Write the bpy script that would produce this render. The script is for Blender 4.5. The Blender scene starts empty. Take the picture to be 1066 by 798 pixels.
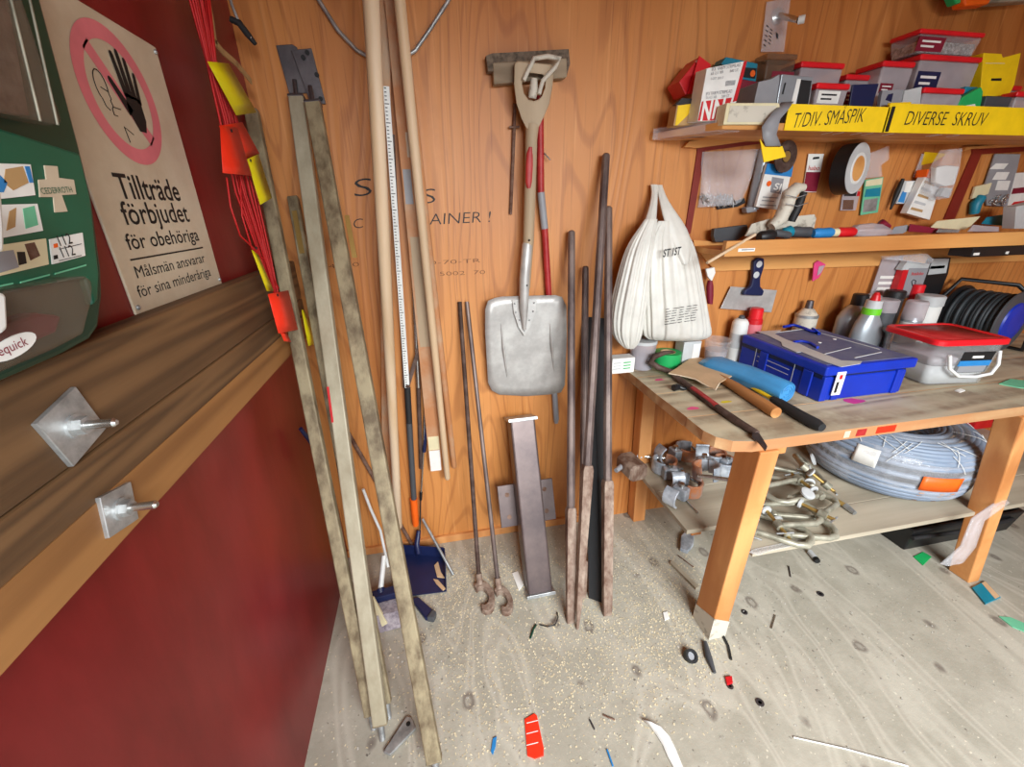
import bpy, bmesh, math, random
from mathutils import Vector, Matrix
random.seed(7)
C = bpy.context.scene
V = Vector
# ------------------------------------------------------------------ camera
FPX = 431.97; CAMH = 1.39
_y, _p, _r = [math.radians(a) for a in (11.0523, 22.8415, -0.8591)]
_f = V((math.sin(_y)*math.cos(_p), math.cos(_y)*math.cos(_p), -math.sin(_p)))
_rt = V((math.cos(_y), -math.sin(_y), 0)); _up = _rt.cross(_f)
RIGHT = _rt*math.cos(_r) + _up*math.sin(_r)
UP = _up*math.cos(_r) - _rt*math.sin(_r)
EYE = V((0, 0, CAMH))
cam_data = bpy.data.cameras.new('camera'); cam = bpy.data.objects.new('camera', cam_data)
C.collection.objects.link(cam); C.camera = cam
cam.matrix_world = Matrix((
    (RIGHT.x, UP.x, -_f.x, EYE.x), (RIGHT.y, UP.y, -_f.y, EYE.y), (RIGHT.z, UP.z, -_f.z, EYE.z), (0, 0, 0, 1)))
cam_data.sensor_fit = 'HORIZONTAL'; cam_data.sensor_width = 36; cam_data.lens = 36*FPX/1066
cam_data.clip_start = 0.02
# ------------------------------------------------------------------ light
C.view_settings.view_transform = 'Standard'; C.view_settings.look = 'None'
C.view_settings.gamma = 1; C.view_settings.use_curve_mapping = False
C.view_settings.exposure = 0.5
world = bpy.data.worlds.new('overcast_sky'); C.world = world; world.use_nodes = True
bg = world.node_tree.nodes['Background']; bg.inputs[0].default_value = (0.86, 0.94, 1.0, 1); bg.inputs[1].default_value = 1.0
def area(name, loc, aim, sx, sy, power, col=(1, 1, 1)):
    l = bpy.data.lights.new(name, 'AREA'); l.shape = 'RECTANGLE'; l.size = sx; l.size_y = sy; l.energy = power; l.color = col
    o = bpy.data.objects.new(name, l); C.collection.objects.link(o); o.location = loc
    o.rotation_euler = (V(aim)-V(loc)).to_track_quat('-Z', 'Y').to_euler(); return o
area('door_daylight', (0.75, -2.2, 2.4), (0.8, 1.1, 0.45), 2.0, 1.5, 200, (0.93, 0.98, 1.0))
# ------------------------------------------------------------------ helpers
XL, YB = -0.447, 1.5                      # left wall and back wall planes
def at(x, y, X=None, Y=None, Z=None):     # photo direction met with a real plane of the place
    d = RIGHT*((x-533)/FPX) - UP*((y-399)/FPX) + _f
    if X is not None: t = (X-EYE.x)/d.x
    elif Y is not None: t = (Y-EYE.y)/d.y
    else: t = (Z-EYE.z)/d.z
    return EYE + d*t
def mpp(P): return (V(P)-EYE).dot(_f)/FPX  # metres per photo pixel at a point
def lin(c):
    out = []
    for v in c[:3]:
        v = v/255.0; out.append(v/12.92 if v <= 0.04045 else ((v+0.055)/1.055)**2.4)
    return (*out, 1)
class NT:
    def __init__(s, name):
        s.m = bpy.data.materials.new(name); s.m.use_nodes = True; s.t = s.m.node_tree; s.b = s.t.nodes['Principled BSDF']
    def n(s, typ, **k):
        nd = s.t.nodes.new('ShaderNode'+typ)
        for a, b in k.items():
            if a.startswith('i_'):
                key = a[2:]; key = int(key) if key.isdigit() else key.replace('_', ' ')
                nd.inputs[key].default_value = b
            else: setattr(nd, a, b)
        return nd
    def l(s, a, ao, b, bi): s.t.links.new(a.outputs[ao], b.inputs[bi])
    def coords(s, scale=(1, 1, 1), rot=(0, 0, 0)):
        tc = s.n('TexCoord'); mp = s.n('Mapping'); mp.inputs['Scale'].default_value = scale; mp.inputs['Rotation'].default_value = rot
        s.l(tc, 'Object', mp, 'Vector'); return mp
    def noise(s, mp, scale, detail=4, rough=.6, dist=0):
        nz = s.n('TexNoise', i_Scale=scale, i_Detail=detail, i_Roughness=rough, i_Distortion=dist); s.l(mp, 0, nz, 'Vector'); return nz
    def ramp(s, src, so, stops):
        r = s.n('ValToRGB'); e = r.color_ramp.elements
        while len(e) < len(stops): e.new(.5)
        for k, (p, c) in enumerate(stops): e[k].position = p; e[k].color = c if len(c) == 4 else (*c, 1)
        s.l(src, so, r, 'Fac'); return r
    def mix(s, fac, fo, a, ao, b, bo, mode='MIX'):
        m = s.n('Mix', data_type='RGBA', blend_type=mode)
        if fac is None: m.inputs[0].default_value = fo
        else: s.l(fac, fo, m, 0)
        for src, o, k in ((a, ao, 6), (b, bo, 7)):
            if src is None: m.inputs[k].default_value = o
            else: s.l(src, o, m, k)
        return m
def mat(name, col, rough=.5, metal=0, col2=None, scale=12, lo=.4, hi=.65, stretch=(1, 1, 1), bump=0, bscale=40, alpha=1, emit=0, trans=0, spec=None):
    t = NT(name); b = t.b
    b.inputs['Roughness'].default_value = rough; b.inputs['Metallic'].default_value = metal
    if spec is not None: b.inputs['Specular IOR Level'].default_value = spec
    mp = t.coords(stretch)
    if col2 is None:
        nz = t.noise(mp, scale, 3); c = lin(col)
        r = t.ramp(nz, 0, [(.3, tuple(x*.86 for x in c[:3])), (.7, tuple(min(1, x*1.06) for x in c[:3]))])
    else:
        nz = t.noise(mp, scale, 6, .65); r = t.ramp(nz, 0, [(lo, lin(col)), (hi, lin(col2))])
    t.l(r, 0, b, 'Base Color')
    if bump:
        n2 = t.noise(mp, bscale, 4); bp = t.n('Bump', i_Strength=bump, i_Distance=.004); t.l(n2, 0, bp, 'Height'); t.l(bp, 0, b, 'Normal')
    if alpha < 1: b.inputs['Alpha'].default_value = alpha
    if trans: b.inputs['Transmission Weight'].default_value = trans
    return t.m
def wood(name, c1, c2, axis='Z', rings=9, scale=1.6, squash=.12, rough=.65, knots=0, dark=None, contrast=(.25, .75), bump=.12, patch=None, patchc=None, finescale=60):
    t = NT(name); b = t.b; b.inputs['Roughness'].default_value = rough
    st = {'X': (squash, 1, 1), 'Y': (1, squash, 1), 'Z': (1, 1, squash)}[axis]
    mp = t.coords(st)
    nz = t.noise(mp, scale, 2, .45, .3)
    mul = t.n('Math', operation='MULTIPLY', i_1=float(rings)*6.28); t.l(nz, 0, mul, 0)
    sn = t.n('Math', operation='SINE'); t.l(mul, 0, sn, 0)
    ma = t.n('MapRange'); ma.inputs['From Min'].default_value = -1; t.l(sn, 0, ma, 0)
    fine = t.noise(mp, finescale, 5, .7)
    ad = t.n('Math', operation='MULTIPLY_ADD', i_1=.55); t.l(ma, 0, ad, 0)
    fm = t.n('Math', operation='MULTIPLY', i_1=.45); t.l(fine, 0, fm, 0); t.l(fm, 0, ad, 2)
    r = t.ramp(ad, 0, [(contrast[0], lin(c1)), (contrast[1], lin(c2))]); out = r; oo = 0
    mp2 = t.coords((1, 1, 1)); big = t.noise(mp2, 1.7, 3, .5)
    if patch:
        pr = t.ramp(t.noise(mp2, patch, 5, .6), 0, [(.45, (0, 0, 0)), (.68, (1, 1, 1))])
        out = t.mix(pr, 0, out, oo, None, lin(patchc)); oo = 2
    shade = t.ramp(big, 0, [(.3, (.8, .8, .8)), (.7, (1.06, 1.06, 1.06))])
    out = t.mix(None, 1.0, out, oo, shade, 0, 'MULTIPLY'); oo = 2
    if knots:
        ks = {'X': (.6, 1, 1), 'Y': (1, .6, 1), 'Z': (1, 1, .6)}[axis]
        mk = t.coords(ks); vo = t.n('TexVoronoi', i_Scale=float(knots)); t.l(mk, 0, vo, 'Vector')
        kr = t.ramp(vo, 'Distance', [(.035, (1, 1, 1)), (.075, (0, 0, 0))])
        out = t.mix(kr, 0, out, oo, None, lin(dark or (70, 35, 18))); oo = 2
    t.l(out, oo, b, 'Base Color')
    if bump:
        bp = t.n('Bump', i_Strength=bump, i_Distance=.003); t.l(ad, 0, bp, 'Height'); t.l(bp, 0, b, 'Normal')
    return t.m
_tc = {}
def textmesh(s, bold):
    k = (s, bold)
    if k not in _tc:
        cu = bpy.data.curves.new('lettering', 'FONT'); cu.body = s; cu.offset = bold; cu.resolution_u = 3
        o = bpy.data.objects.new('lettering', cu); C.collection.objects.link(o)
        bpy.context.view_layer.update()
        dg = bpy.context.evaluated_depsgraph_get(); me = bpy.data.meshes.new_from_object(o.evaluated_get(dg))
        vs = [v.co.copy() for v in me.vertices]; fs = [tuple(p.vertices) for p in me.polygons]
        bpy.data.objects.remove(o); bpy.data.curves.remove(cu); bpy.data.meshes.remove(me)
        _tc[k] = (vs, fs)
    return _tc[k]
def frame(d):
    d = d.normalized(); a = V((0, 0, 1)) if abs(d.z) < .9 else V((1, 0, 0))
    u = d.cross(a).normalized(); return u, u.cross(d).normalized()
class MB:
    def __init__(s): s.v = []; s.f = []; s.m = []; s.sm = []
    def add(s, vs, fs, m=0, sm=False):
        k = len(s.v); s.v += [V(p) for p in vs]; s.f += [tuple(i+k for i in f) for f in fs]; s.m += [m]*len(fs); s.sm += [sm]*len(fs); return s
    def obox(s, c, a, b, d, m=0):          # centre and three half vectors
        c, a, b, d = V(c), V(a), V(b), V(d)
        vs = [c+a*i+b*j+d*k for i in (-1, 1) for j in (-1, 1) for k in (-1, 1)]
        return s.add(vs, [(0, 1, 3, 2), (4, 6, 7, 5), (0, 4, 5, 1), (2, 3, 7, 6), (0, 2, 6, 4), (1, 5, 7, 3)], m)
    def box(s, lo, hi, m=0):
        lo, hi = V(lo), V(hi); h = (hi-lo)/2
        return s.obox((lo+hi)/2, (h.x, 0, 0), (0, h.y, 0), (0, 0, h.z), m)
    def bar(s, p0, p1, w, t, hint=(0, -1, 0), m=0):   # w across, t along hint
        p0, p1 = V(p0), V(p1); d = (p1-p0); n = d.normalized(); u = n.cross(V(hint)).normalized(); q = u.cross(n).normalized()
        return s.obox((p0+p1)/2, u*w/2, q*t/2, d/2, m)
    def tube(s, path, r, n=10, m=0, caps=True, sm=True, closed=False):
        path = [V(p) for p in path]; N = len(path); rs = r if isinstance(r, (list, tuple)) else [r]*N
        vs = []; pu = None
        for i, p in enumerate(path):
            if closed: d = path[(i+1) % N]-path[i-1]
            else: d = path[min(i+1, N-1)]-path[max(i-1, 0)]
            d = d.normalized()
            if pu is None: u, w = frame(d)
            else:
                u = pu-d*pu.dot(d)
                u = u.normalized() if u.length > 1e-6 else frame(d)[0]
                w = u.cross(d)
            pu = u
            for k in range(n):
                a = 2*math.pi*k/n; vs.append(p+(u*math.cos(a)+w*math.sin(a))*rs[i])
        fs = []
        for i in range(N if closed else N-1):
            j = (i+1) % N
            for k in range(n): fs.append((i*n+k, i*n+(k+1) % n, j*n+(k+1) % n, j*n+k))
        s.add(vs, fs, m, sm)
        if caps and not closed:
            s.add(vs[:n], [tuple(range(n))], m); s.add(vs[-n:], [tuple(range(n))], m)
        return s
    def lathe(s, o, ax, prof, n=24, m=0, sm=True):    # prof = [(along, radius)], mats may be list per segment
        o = V(o); ax = V(ax).normalized(); u, w = frame(ax); vs = []
        for (h, r) in prof:
            for k in range(n):
                a = 2*math.pi*k/n; vs.append(o+ax*h+(u*math.cos(a)+w*math.sin(a))*max(r, 1e-5))
        for i in range(len(prof)-1):
            fs = [(k, (k+1) % n, n+(k+1) % n, n+k) for k in range(n)]
            s.add(vs[i*n:(i+2)*n], fs, m[i] if isinstance(m, list) else m, sm)
        s.add(vs[:n], [tuple(range(n))], m[0] if isinstance(m, list) else m); s.add(vs[-n:], [tuple(range(n))], m[-1] if isinstance(m, list) else m)
        return s
    def prism(s, pts, vec, m=0):
        pts = [V(p) for p in pts]; n = len(pts); vec = V(vec)
        fs = [tuple(range(n)), tuple(range(2*n-1, n-1, -1))]+[(i, (i+1) % n, n+(i+1) % n, n+i) for i in range(n)]
        return s.add(pts+[p+vec for p in pts], fs, m)
    def rings(s, rows, n=32, m=0, pleat=0, k=9, caps=True):   # rows = (centre, half vector a, half vector b)
        vs = []
        for i, (c, a, b) in enumerate(rows):
            for q in range(n):
                t = 2*math.pi*q/n; f = 1+pleat*(math.sin(k*t+i*.3)*(.6+.4*math.sin(3*t+1))+.45*math.sin((2*k+3)*t+i*.45+2))
                vs.append(V(c)+V(a)*math.cos(t)*f+V(b)*math.sin(t)*f)
        fs = [(i*n+q, i*n+(q+1) % n, (i+1)*n+(q+1) % n, (i+1)*n+q) for i in range(len(rows)-1) for q in range(n)]
        s.add(vs, fs, m, True)
        if caps: s.add(vs[:n], [tuple(range(n))], m, True); s.add(vs[-n:], [tuple(range(n))], m, True)
        return s
    def ball(s, c, r, m=0, sc=(1, 1, 1), n=12):
        c = V(c); rows = []
        for i in range(1, n):
            a = math.pi*i/n; rows.append((c+V((0, 0, -math.cos(a)*r*sc[2])), V((math.sin(a)*r*sc[0], 0, 0)), V((0, math.sin(a)*r*sc[1], 0))))
        return s.rings(rows, 2*n, m)
    def torus(s, c, ax, R, r, m=0, N=28, n=8, a0=0, a1=None):
        u, w = frame(V(ax)); c = V(c)
        if a1 is None: return s.tube([c+(u*math.cos(2*math.pi*i/N)+w*math.sin(2*math.pi*i/N))*R for i in range(N)], r, n, m, closed=True)
        return s.tube([c+(u*math.cos(a0+(a1-a0)*i/N)+w*math.sin(a0+(a1-a0)*i/N))*R for i in range(N+1)], r, n, m)
    def text(s, body, o, u, v, h, w=None, m=0, bold=0, shear=0, mid=False):   # flat ink; o = baseline start
        vs, fs = textmesh(body, bold); o, u, v = V(o), V(u).normalized(), V(v).normalized()
        x0 = min(p.x for p in vs); x1 = max(p.x for p in vs); kx = (w/(x1-x0)) if w else h/.72; ky = h/.72
        off = -(x1-x0)*kx/2 if mid else 0
        return s.add([o+u*((p.x-x0)*kx+off+shear*p.y*ky)+v*p.y*ky for p in vs], fs, m)
    def build(s, name, mats, parent=None, bevel=0, seg=2, kind=None, label=None, solid=0, subd=0):
        if not isinstance(mats, (list, tuple)): mats = [mats]
        if parent is not None:
            o0 = V(parent['_w']) if '_w' in parent else V((0, 0, 0))
        else:
            xs = [p.x for p in s.v]; ys = [p.y for p in s.v]; zs = [p.z for p in s.v]
            o0 = V(((min(xs)+max(xs))/2, (min(ys)+max(ys))/2, min(zs)))
        me = bpy.data.meshes.new(name); me.from_pydata([p-o0 for p in s.v], [], s.f)
        for mm in mats: me.materials.append(mm)
        for p, mi, sm in zip(me.polygons, s.m, s.sm): p.material_index = min(mi, len(mats)-1); p.use_smooth = sm
        b = bmesh.new(); b.from_mesh(me); bmesh.ops.recalc_face_normals(b, faces=b.faces); b.to_mesh(me); b.free()
        o = bpy.data.objects.new(name, me); C.collection.objects.link(o)
        if parent is not None: o.parent = parent
        else: o.location = o0
        o['_w'] = tuple(o0)
        if solid:
            md = o.modifiers.new('thickness', 'SOLIDIFY'); md.thickness = solid; md.offset = 0
        if subd:
            md = o.modifiers.new('smooth', 'SUBSURF'); md.levels = subd; md.render_levels = subd
        if bevel:
            md = o.modifiers.new('bevel', 'BEVEL'); md.width = bevel; md.segments = seg; md.limit_method = 'ANGLE'; md.angle_limit = math.radians(40)
        if kind: o['kind'] = kind
        if label: o['label'] = label
        return o
def thing(name, label, cat, loc, group=None):
    o = bpy.data.objects.new(name, None); C.collection.objects.link(o); o.location = V(loc); o['_w'] = tuple(V(loc))
    o.empty_display_size = .05; o['label'] = label; o['category'] = cat
    if group: o['group'] = group
    return o
def tag(o, label, cat, group=None, kind=None):
    o['label'] = label; o['category'] = cat
    if group: o['group'] = group
    if kind: o['kind'] = kind
    return o
def copy_thing(src, loc, rz, label, group=None):
    r = src.copy(); C.collection.objects.link(r); r.location = loc; r.rotation_euler = rz if isinstance(rz, tuple) else (0, 0, rz); r['label'] = label
    if group: r['group'] = group
    for ch in list(src.children):
        c = ch.copy(); C.collection.objects.link(c); c.parent = r
        for g in ch.children:
            d = g.copy(); C.collection.objects.link(d); d.parent = c
    return r
def quad(px, Y, depth, m=0, mb=None):        # a slab whose front face stands on the plane Y
    return (mb or MB()).prism([at(x, y, Y=Y) for x, y in px], (0, depth, 0), m)
# ------------------------------------------------------------------ materials
def ply(name, c1, c2, **k): return wood(name, c1, c2, 'Z', rings=7, scale=2.2, squash=.16, knots=2.6, dark=(72, 30, 14), **k)
M = {}
def plywood():
    t = NT('orange_plywood'); b = t.b; b.inputs['Roughness'].default_value = .48
    big = t.noise(t.coords((1, 1, .35)), 2.2, 3, .5)
    base = t.ramp(big, 0, [(.32, lin((184, 112, 52))), (.68, lin((216, 146, 80)))])
    mp = t.coords((1, 1, .15)); nz = t.noise(mp, 2.6, 2, .45, .25)          # cathedral grain contours
    mul = t.n('Math', operation='MULTIPLY', i_1=150.0); t.l(nz, 0, mul, 0); sn = t.n('Math', operation='SINE'); t.l(mul, 0, sn, 0)
    ln = t.ramp(sn, 0, [(.55, (0, 0, 0)), (.98, (1, 1, 1))])
    m1 = t.n('Math', operation='MULTIPLY', i_1=.30); t.l(ln, 0, m1, 0)
    o = t.mix(m1, 0, base, 0, None, lin((132, 62, 22)))
    st = t.noise(t.coords((1, 1, .022)), 150, 4, .7); sr = t.ramp(st, 0, [(.56, (0, 0, 0)), (.74, (1, 1, 1))])
    m2 = t.n('Math', operation='MULTIPLY', i_1=.5); t.l(sr, 0, m2, 0); o = t.mix(m2, 0, o, 2, None, lin((126, 62, 26)))
    s2 = t.ramp(t.noise(t.coords((1, 1, .03)), 90, 3, .6), 0, [(.26, (1, 1, 1)), (.42, (0, 0, 0))])
    m3 = t.n('Math', operation='MULTIPLY', i_1=.35); t.l(s2, 0, m3, 0); o = t.mix(m3, 0, o, 2, None, lin((232, 168, 104)))
    mk = t.coords((1, 1, .7)); vo = t.n('TexVoronoi', i_Scale=4.2); t.l(mk, 0, vo, 'Vector')
    kr = t.ramp(vo, 'Distance', [(.026, (1, 1, 1)), (.05, (0, 0, 0))]); sel = t.n('SeparateColor'); t.l(vo, 'Color', sel, 0)
    gt = t.n('Math', operation='GREATER_THAN', i_1=.5); t.l(sel, 0, gt, 0); mm = t.n('Math', operation='MULTIPLY'); t.l(kr, 0, mm, 0); t.l(gt, 0, mm, 1)
    o = t.mix(mm, 0, o, 2, None, lin((74, 26, 12)))
    stn = t.ramp(t.noise(t.coords((1, 1, .8)), 3.4, 5, .65), 0, [(.6, (0, 0, 0)), (.78, (1, 1, 1))]); m4 = t.n('Math', operation='MULTIPLY', i_1=.3); t.l(stn, 0, m4, 0)
    o = t.mix(m4, 0, o, 2, None, lin((150, 84, 44)))
    t.l(o, 2, b, 'Base Color'); bp = t.n('Bump', i_Strength=.1, i_Distance=.002); t.l(sn, 0, bp, 'Height'); t.l(bp, 0, b, 'Normal')
    return t.m
M['ply'] = plywood()
M['red_paint'] = mat('red_painted_plywood', (108, 8, 12), .36, col2=(146, 36, 38), scale=3.0, lo=.42, hi=.75, stretch=(1, 1, .35), bump=.12, bscale=14)
M['old_timber'] = wood('weathered_timber', (72, 50, 30), (136, 100, 64), 'Y', rings=7, scale=13, squash=.04, knots=5, dark=(56, 34, 20), contrast=(0, 1), bump=.2, finescale=110)
M['planed_timber'] = wood('planed_timber', (128, 84, 44), (178, 126, 72), 'Y', rings=6, scale=13, squash=.04, knots=6, dark=(86, 50, 26), contrast=(0, 1))
M['bench_top'] = wood('worn_bench_timber', (132, 112, 90), (206, 188, 158), 'X', rings=9, scale=5, squash=.07, contrast=(.05, .8), patch=9, patchc=(198, 188, 160), bump=.35, finescale=80)
M['bench_wood'] = wood('orange_bench_timber', (190, 118, 62), (232, 166, 102), 'Z', rings=6, scale=5, squash=.08, contrast=(.1, .9), patch=4, patchc=(205, 132, 70))
M['bench_edge'] = wood('worn_bench_edge', (176, 118, 72), (222, 182, 134), 'X', rings=6, scale=5, squash=.08, contrast=(.1, .9), patch=7, patchc=(190, 130, 84), bump=.3)
M['shelf_wood'] = wood('varnished_shelf_wood', (196, 124, 58), (232, 170, 98), 'X', rings=5, scale=5, squash=.06, contrast=(.1, .9), knots=3)
M['grey_board'] = wood('dusty_shelf_board', (158, 146, 126), (196, 184, 162), 'X', rings=5, scale=4, squash=.06, contrast=(.05, .8), finescale=90)
M['pole_wood'] = wood('pale_pole_wood', (214, 180, 140), (238, 214, 184), 'Z', rings=4, scale=6, squash=.05, contrast=(.1, .9), rough=.55)
M['batten_wood'] = wood('orange_batten_wood', (186, 122, 76), (222, 164, 116), 'Z', rings=4, scale=6, squash=.06, contrast=(.1, .9), patch=6, patchc=(200, 170, 140))
M['white_pl'] = mat('white_plastic', (232, 232, 228), .4)
M['white_paint'] = mat('dirty_white_paint', (196, 178, 152), .5, col2=(212, 198, 174), scale=5)
M['ink'] = mat('black_ink', (18, 18, 20), .6)
M['ink_faint'] = mat('faded_marker', (70, 34, 16), .7)
M['pink'] = mat('faded_red_print', (222, 120, 128), .5)
M['green_pl'] = mat('green_plastic', (10, 92, 68), .4)
M['dark_green'] = mat('dark_green_plastic', (6, 60, 44), .4)
M['smoke'] = mat('scratched_clear_plastic', (112, 98, 84), .25, alpha=.45)
M['clear'] = mat('clear_plastic', (232, 234, 236), .15, alpha=.22)
M['film'] = mat('crinkled_clear_film', (240, 240, 244), .1, alpha=.26, bump=1.0, bscale=38)
M['frost'] = mat('frosted_plastic', (206, 196, 200), .3, alpha=.55)
M['steel'] = mat('galvanised_steel', (146, 148, 148), .4, .6, col2=(196, 198, 198), scale=18)
M['chrome'] = mat('bright_zinc', (205, 205, 202), .25, .95)
M['dark_steel'] = mat('dark_steel', (78, 74, 78), .45, .75, col2=(116, 110, 112), scale=9, lo=.35, hi=.7)
M['mill_steel'] = mat('mill_scale_steel', (88, 76, 76), .42, .5, col2=(120, 104, 100), scale=5, lo=.35, hi=.7)
M['rust'] = mat('rusty_iron', (96, 62, 46), .8, .2, col2=(140, 112, 96), scale=24, bump=.3, bscale=90)
M['bar_tip'] = mat('scraped_rusty_iron', (112, 84, 70), .7, .25, col2=(172, 152, 136), scale=22, stretch=(1, 1, .4), lo=.4, hi=.64, bump=.3, bscale=90)
M['rust_dark'] = mat('dark_rusty_iron', (74, 54, 46), .7, .4, col2=(112, 92, 84), scale=18, bump=.25, bscale=90)
M['bar_iron'] = mat('worn_bar_iron', (92, 78, 76), .5, .55, col2=(150, 132, 124), scale=10, stretch=(1, 1, .25), lo=.38, hi=.66, bump=.15)
M['alu'] = mat('dirty_aluminium', (150, 138, 114), .5, .15, col2=(186, 178, 154), scale=10, stretch=(1, 1, .3), lo=.36, hi=.66, bump=.1)
M['alu_dark'] = mat('stained_aluminium', (104, 88, 66), .6, .15, col2=(160, 146, 116), scale=22, stretch=(1, 1, .35), lo=.36, hi=.6, bump=.15)
M['shovel'] = mat('scratched_aluminium_blade', (176, 172, 168), .45, .35, col2=(206, 203, 198), scale=9, bump=.12, bscale=50)
M['grey_wood'] = wood('grey_handle_wood', (176, 152, 122), (208, 186, 156), 'Z', rings=4, scale=6, squash=.06, contrast=(.1, .9))
M['red'] = mat('red_plastic', (206, 26, 34), .4)
M['red_lid'] = mat('red_lid_plastic', (226, 30, 40), .35)
M['red_old'] = mat('worn_red_paint', (158, 26, 30), .5, col2=(182, 52, 50), scale=20)
M['trim_red'] = mat('oxblood_trim_paint', (128, 34, 20), .55)
M['yellow'] = mat('yellow_card', (248, 206, 12), .55)
M['yellow_fl'] = mat('reflective_yellow_tag', (222, 204, 20), .35, bump=.4, bscale=60)
M['orange_fl'] = mat('fluorescent_red_tag', (248, 52, 26), .4, bump=.3, bscale=60)
M['cord_red'] = mat('red_cord', (190, 16, 18), .55)
M['orange'] = mat('orange_plastic', (250, 104, 20), .45)
M['tan'] = mat('tan_webbing', (188, 150, 100), .8)
M['black'] = mat('black_plastic', (26, 26, 28), .45)
M['black_rb'] = mat('black_rubber', (34, 34, 36), .7)
M['dgrey'] = mat('dark_grey_plastic', (74, 76, 80), .5)
M['grey'] = mat('grey_card', (150, 150, 154), .5)
M['lgrey'] = mat('light_grey_plastic', (196, 198, 198), .45)
M['silver'] = mat('silver_plastic', (164, 170, 176), .32, .4)
M['blue'] = mat('blue_case_plastic', (14, 50, 176), .4)
M['blue_top'] = mat('dusty_blue_lid', (86, 92, 130), .6, col2=(110, 114, 140), scale=14)
M['navy'] = mat('navy_plastic', (24, 34, 74), .4)
M['sky'] = mat('light_blue_sack', (70, 148, 204), .38, bump=.35, bscale=22)
M['teal'] = mat('teal_plastic', (20, 130, 156), .45)
M['cblue'] = mat('cyan_blue_print', (40, 130, 196), .5)
M['green_tape'] = mat('green_tape', (36, 176, 96), .4)
M['lime'] = mat('lime_cap', (110, 206, 40), .4)
M['mint'] = mat('mint_green_cloth', (110, 190, 150), .7)
M['cardboard'] = mat('brown_cardboard', (204, 170, 132), .8)
M['card_edge'] = mat('torn_cardboard_edge', (226, 206, 178), .9)
M['paper'] = mat('white_paper', (238, 236, 230), .7)
M['cream'] = mat('cream_card', (228, 216, 176), .65)
M['maroon'] = mat('maroon_print', (130, 22, 48), .5)
M['pinkcap'] = mat('magenta_cap', (226, 70, 130), .4)
M['bag'] = mat('white_bag_film', (222, 219, 210), .42, bump=.5, bscale=30)
M['bagtie'] = mat('cream_bag_handle', (240, 226, 196), .5)
M['dirtyw'] = mat('plaster_stained_plastic', (206, 198, 182), .6, col2=(120, 108, 92), scale=26, lo=.55, hi=.72)
M['bristle'] = mat('grey_bristles', (120, 104, 88), .9, col2=(70, 60, 50), scale=60)
M['bristle_l'] = mat('pale_bristles', (176, 166, 170), .9, col2=(120, 110, 120), scale=60)
M['dirt_wood'] = wood('dirty_broom_wood', (128, 108, 84), (176, 156, 128), 'X', rings=4, scale=8, squash=.1)
M['conduit'] = mat('blue_grey_conduit', (134, 148, 168), .45)
M['cable'] = mat('dark_cable', (46, 52, 56), .55)
M['wood_h'] = wood('varnished_handle_wood', (176, 116, 62), (214, 156, 98), 'Y', rings=4, scale=8, squash=.1)
M['gold'] = mat('yellow_zinc', (196, 164, 96), .4, .7)
M['clampm'] = mat('dull_forged_steel', (132, 128, 112), .42, .3, col2=(180, 176, 158), scale=16)
M['zinc'] = mat('hot_dip_zinc', (150, 158, 168), .4, .3, col2=(206, 212, 220), scale=22)
M['zinc_rust'] = mat('rust_stained_zinc', (196, 124, 78), .6, .3, col2=(160, 150, 146), scale=20)
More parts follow.
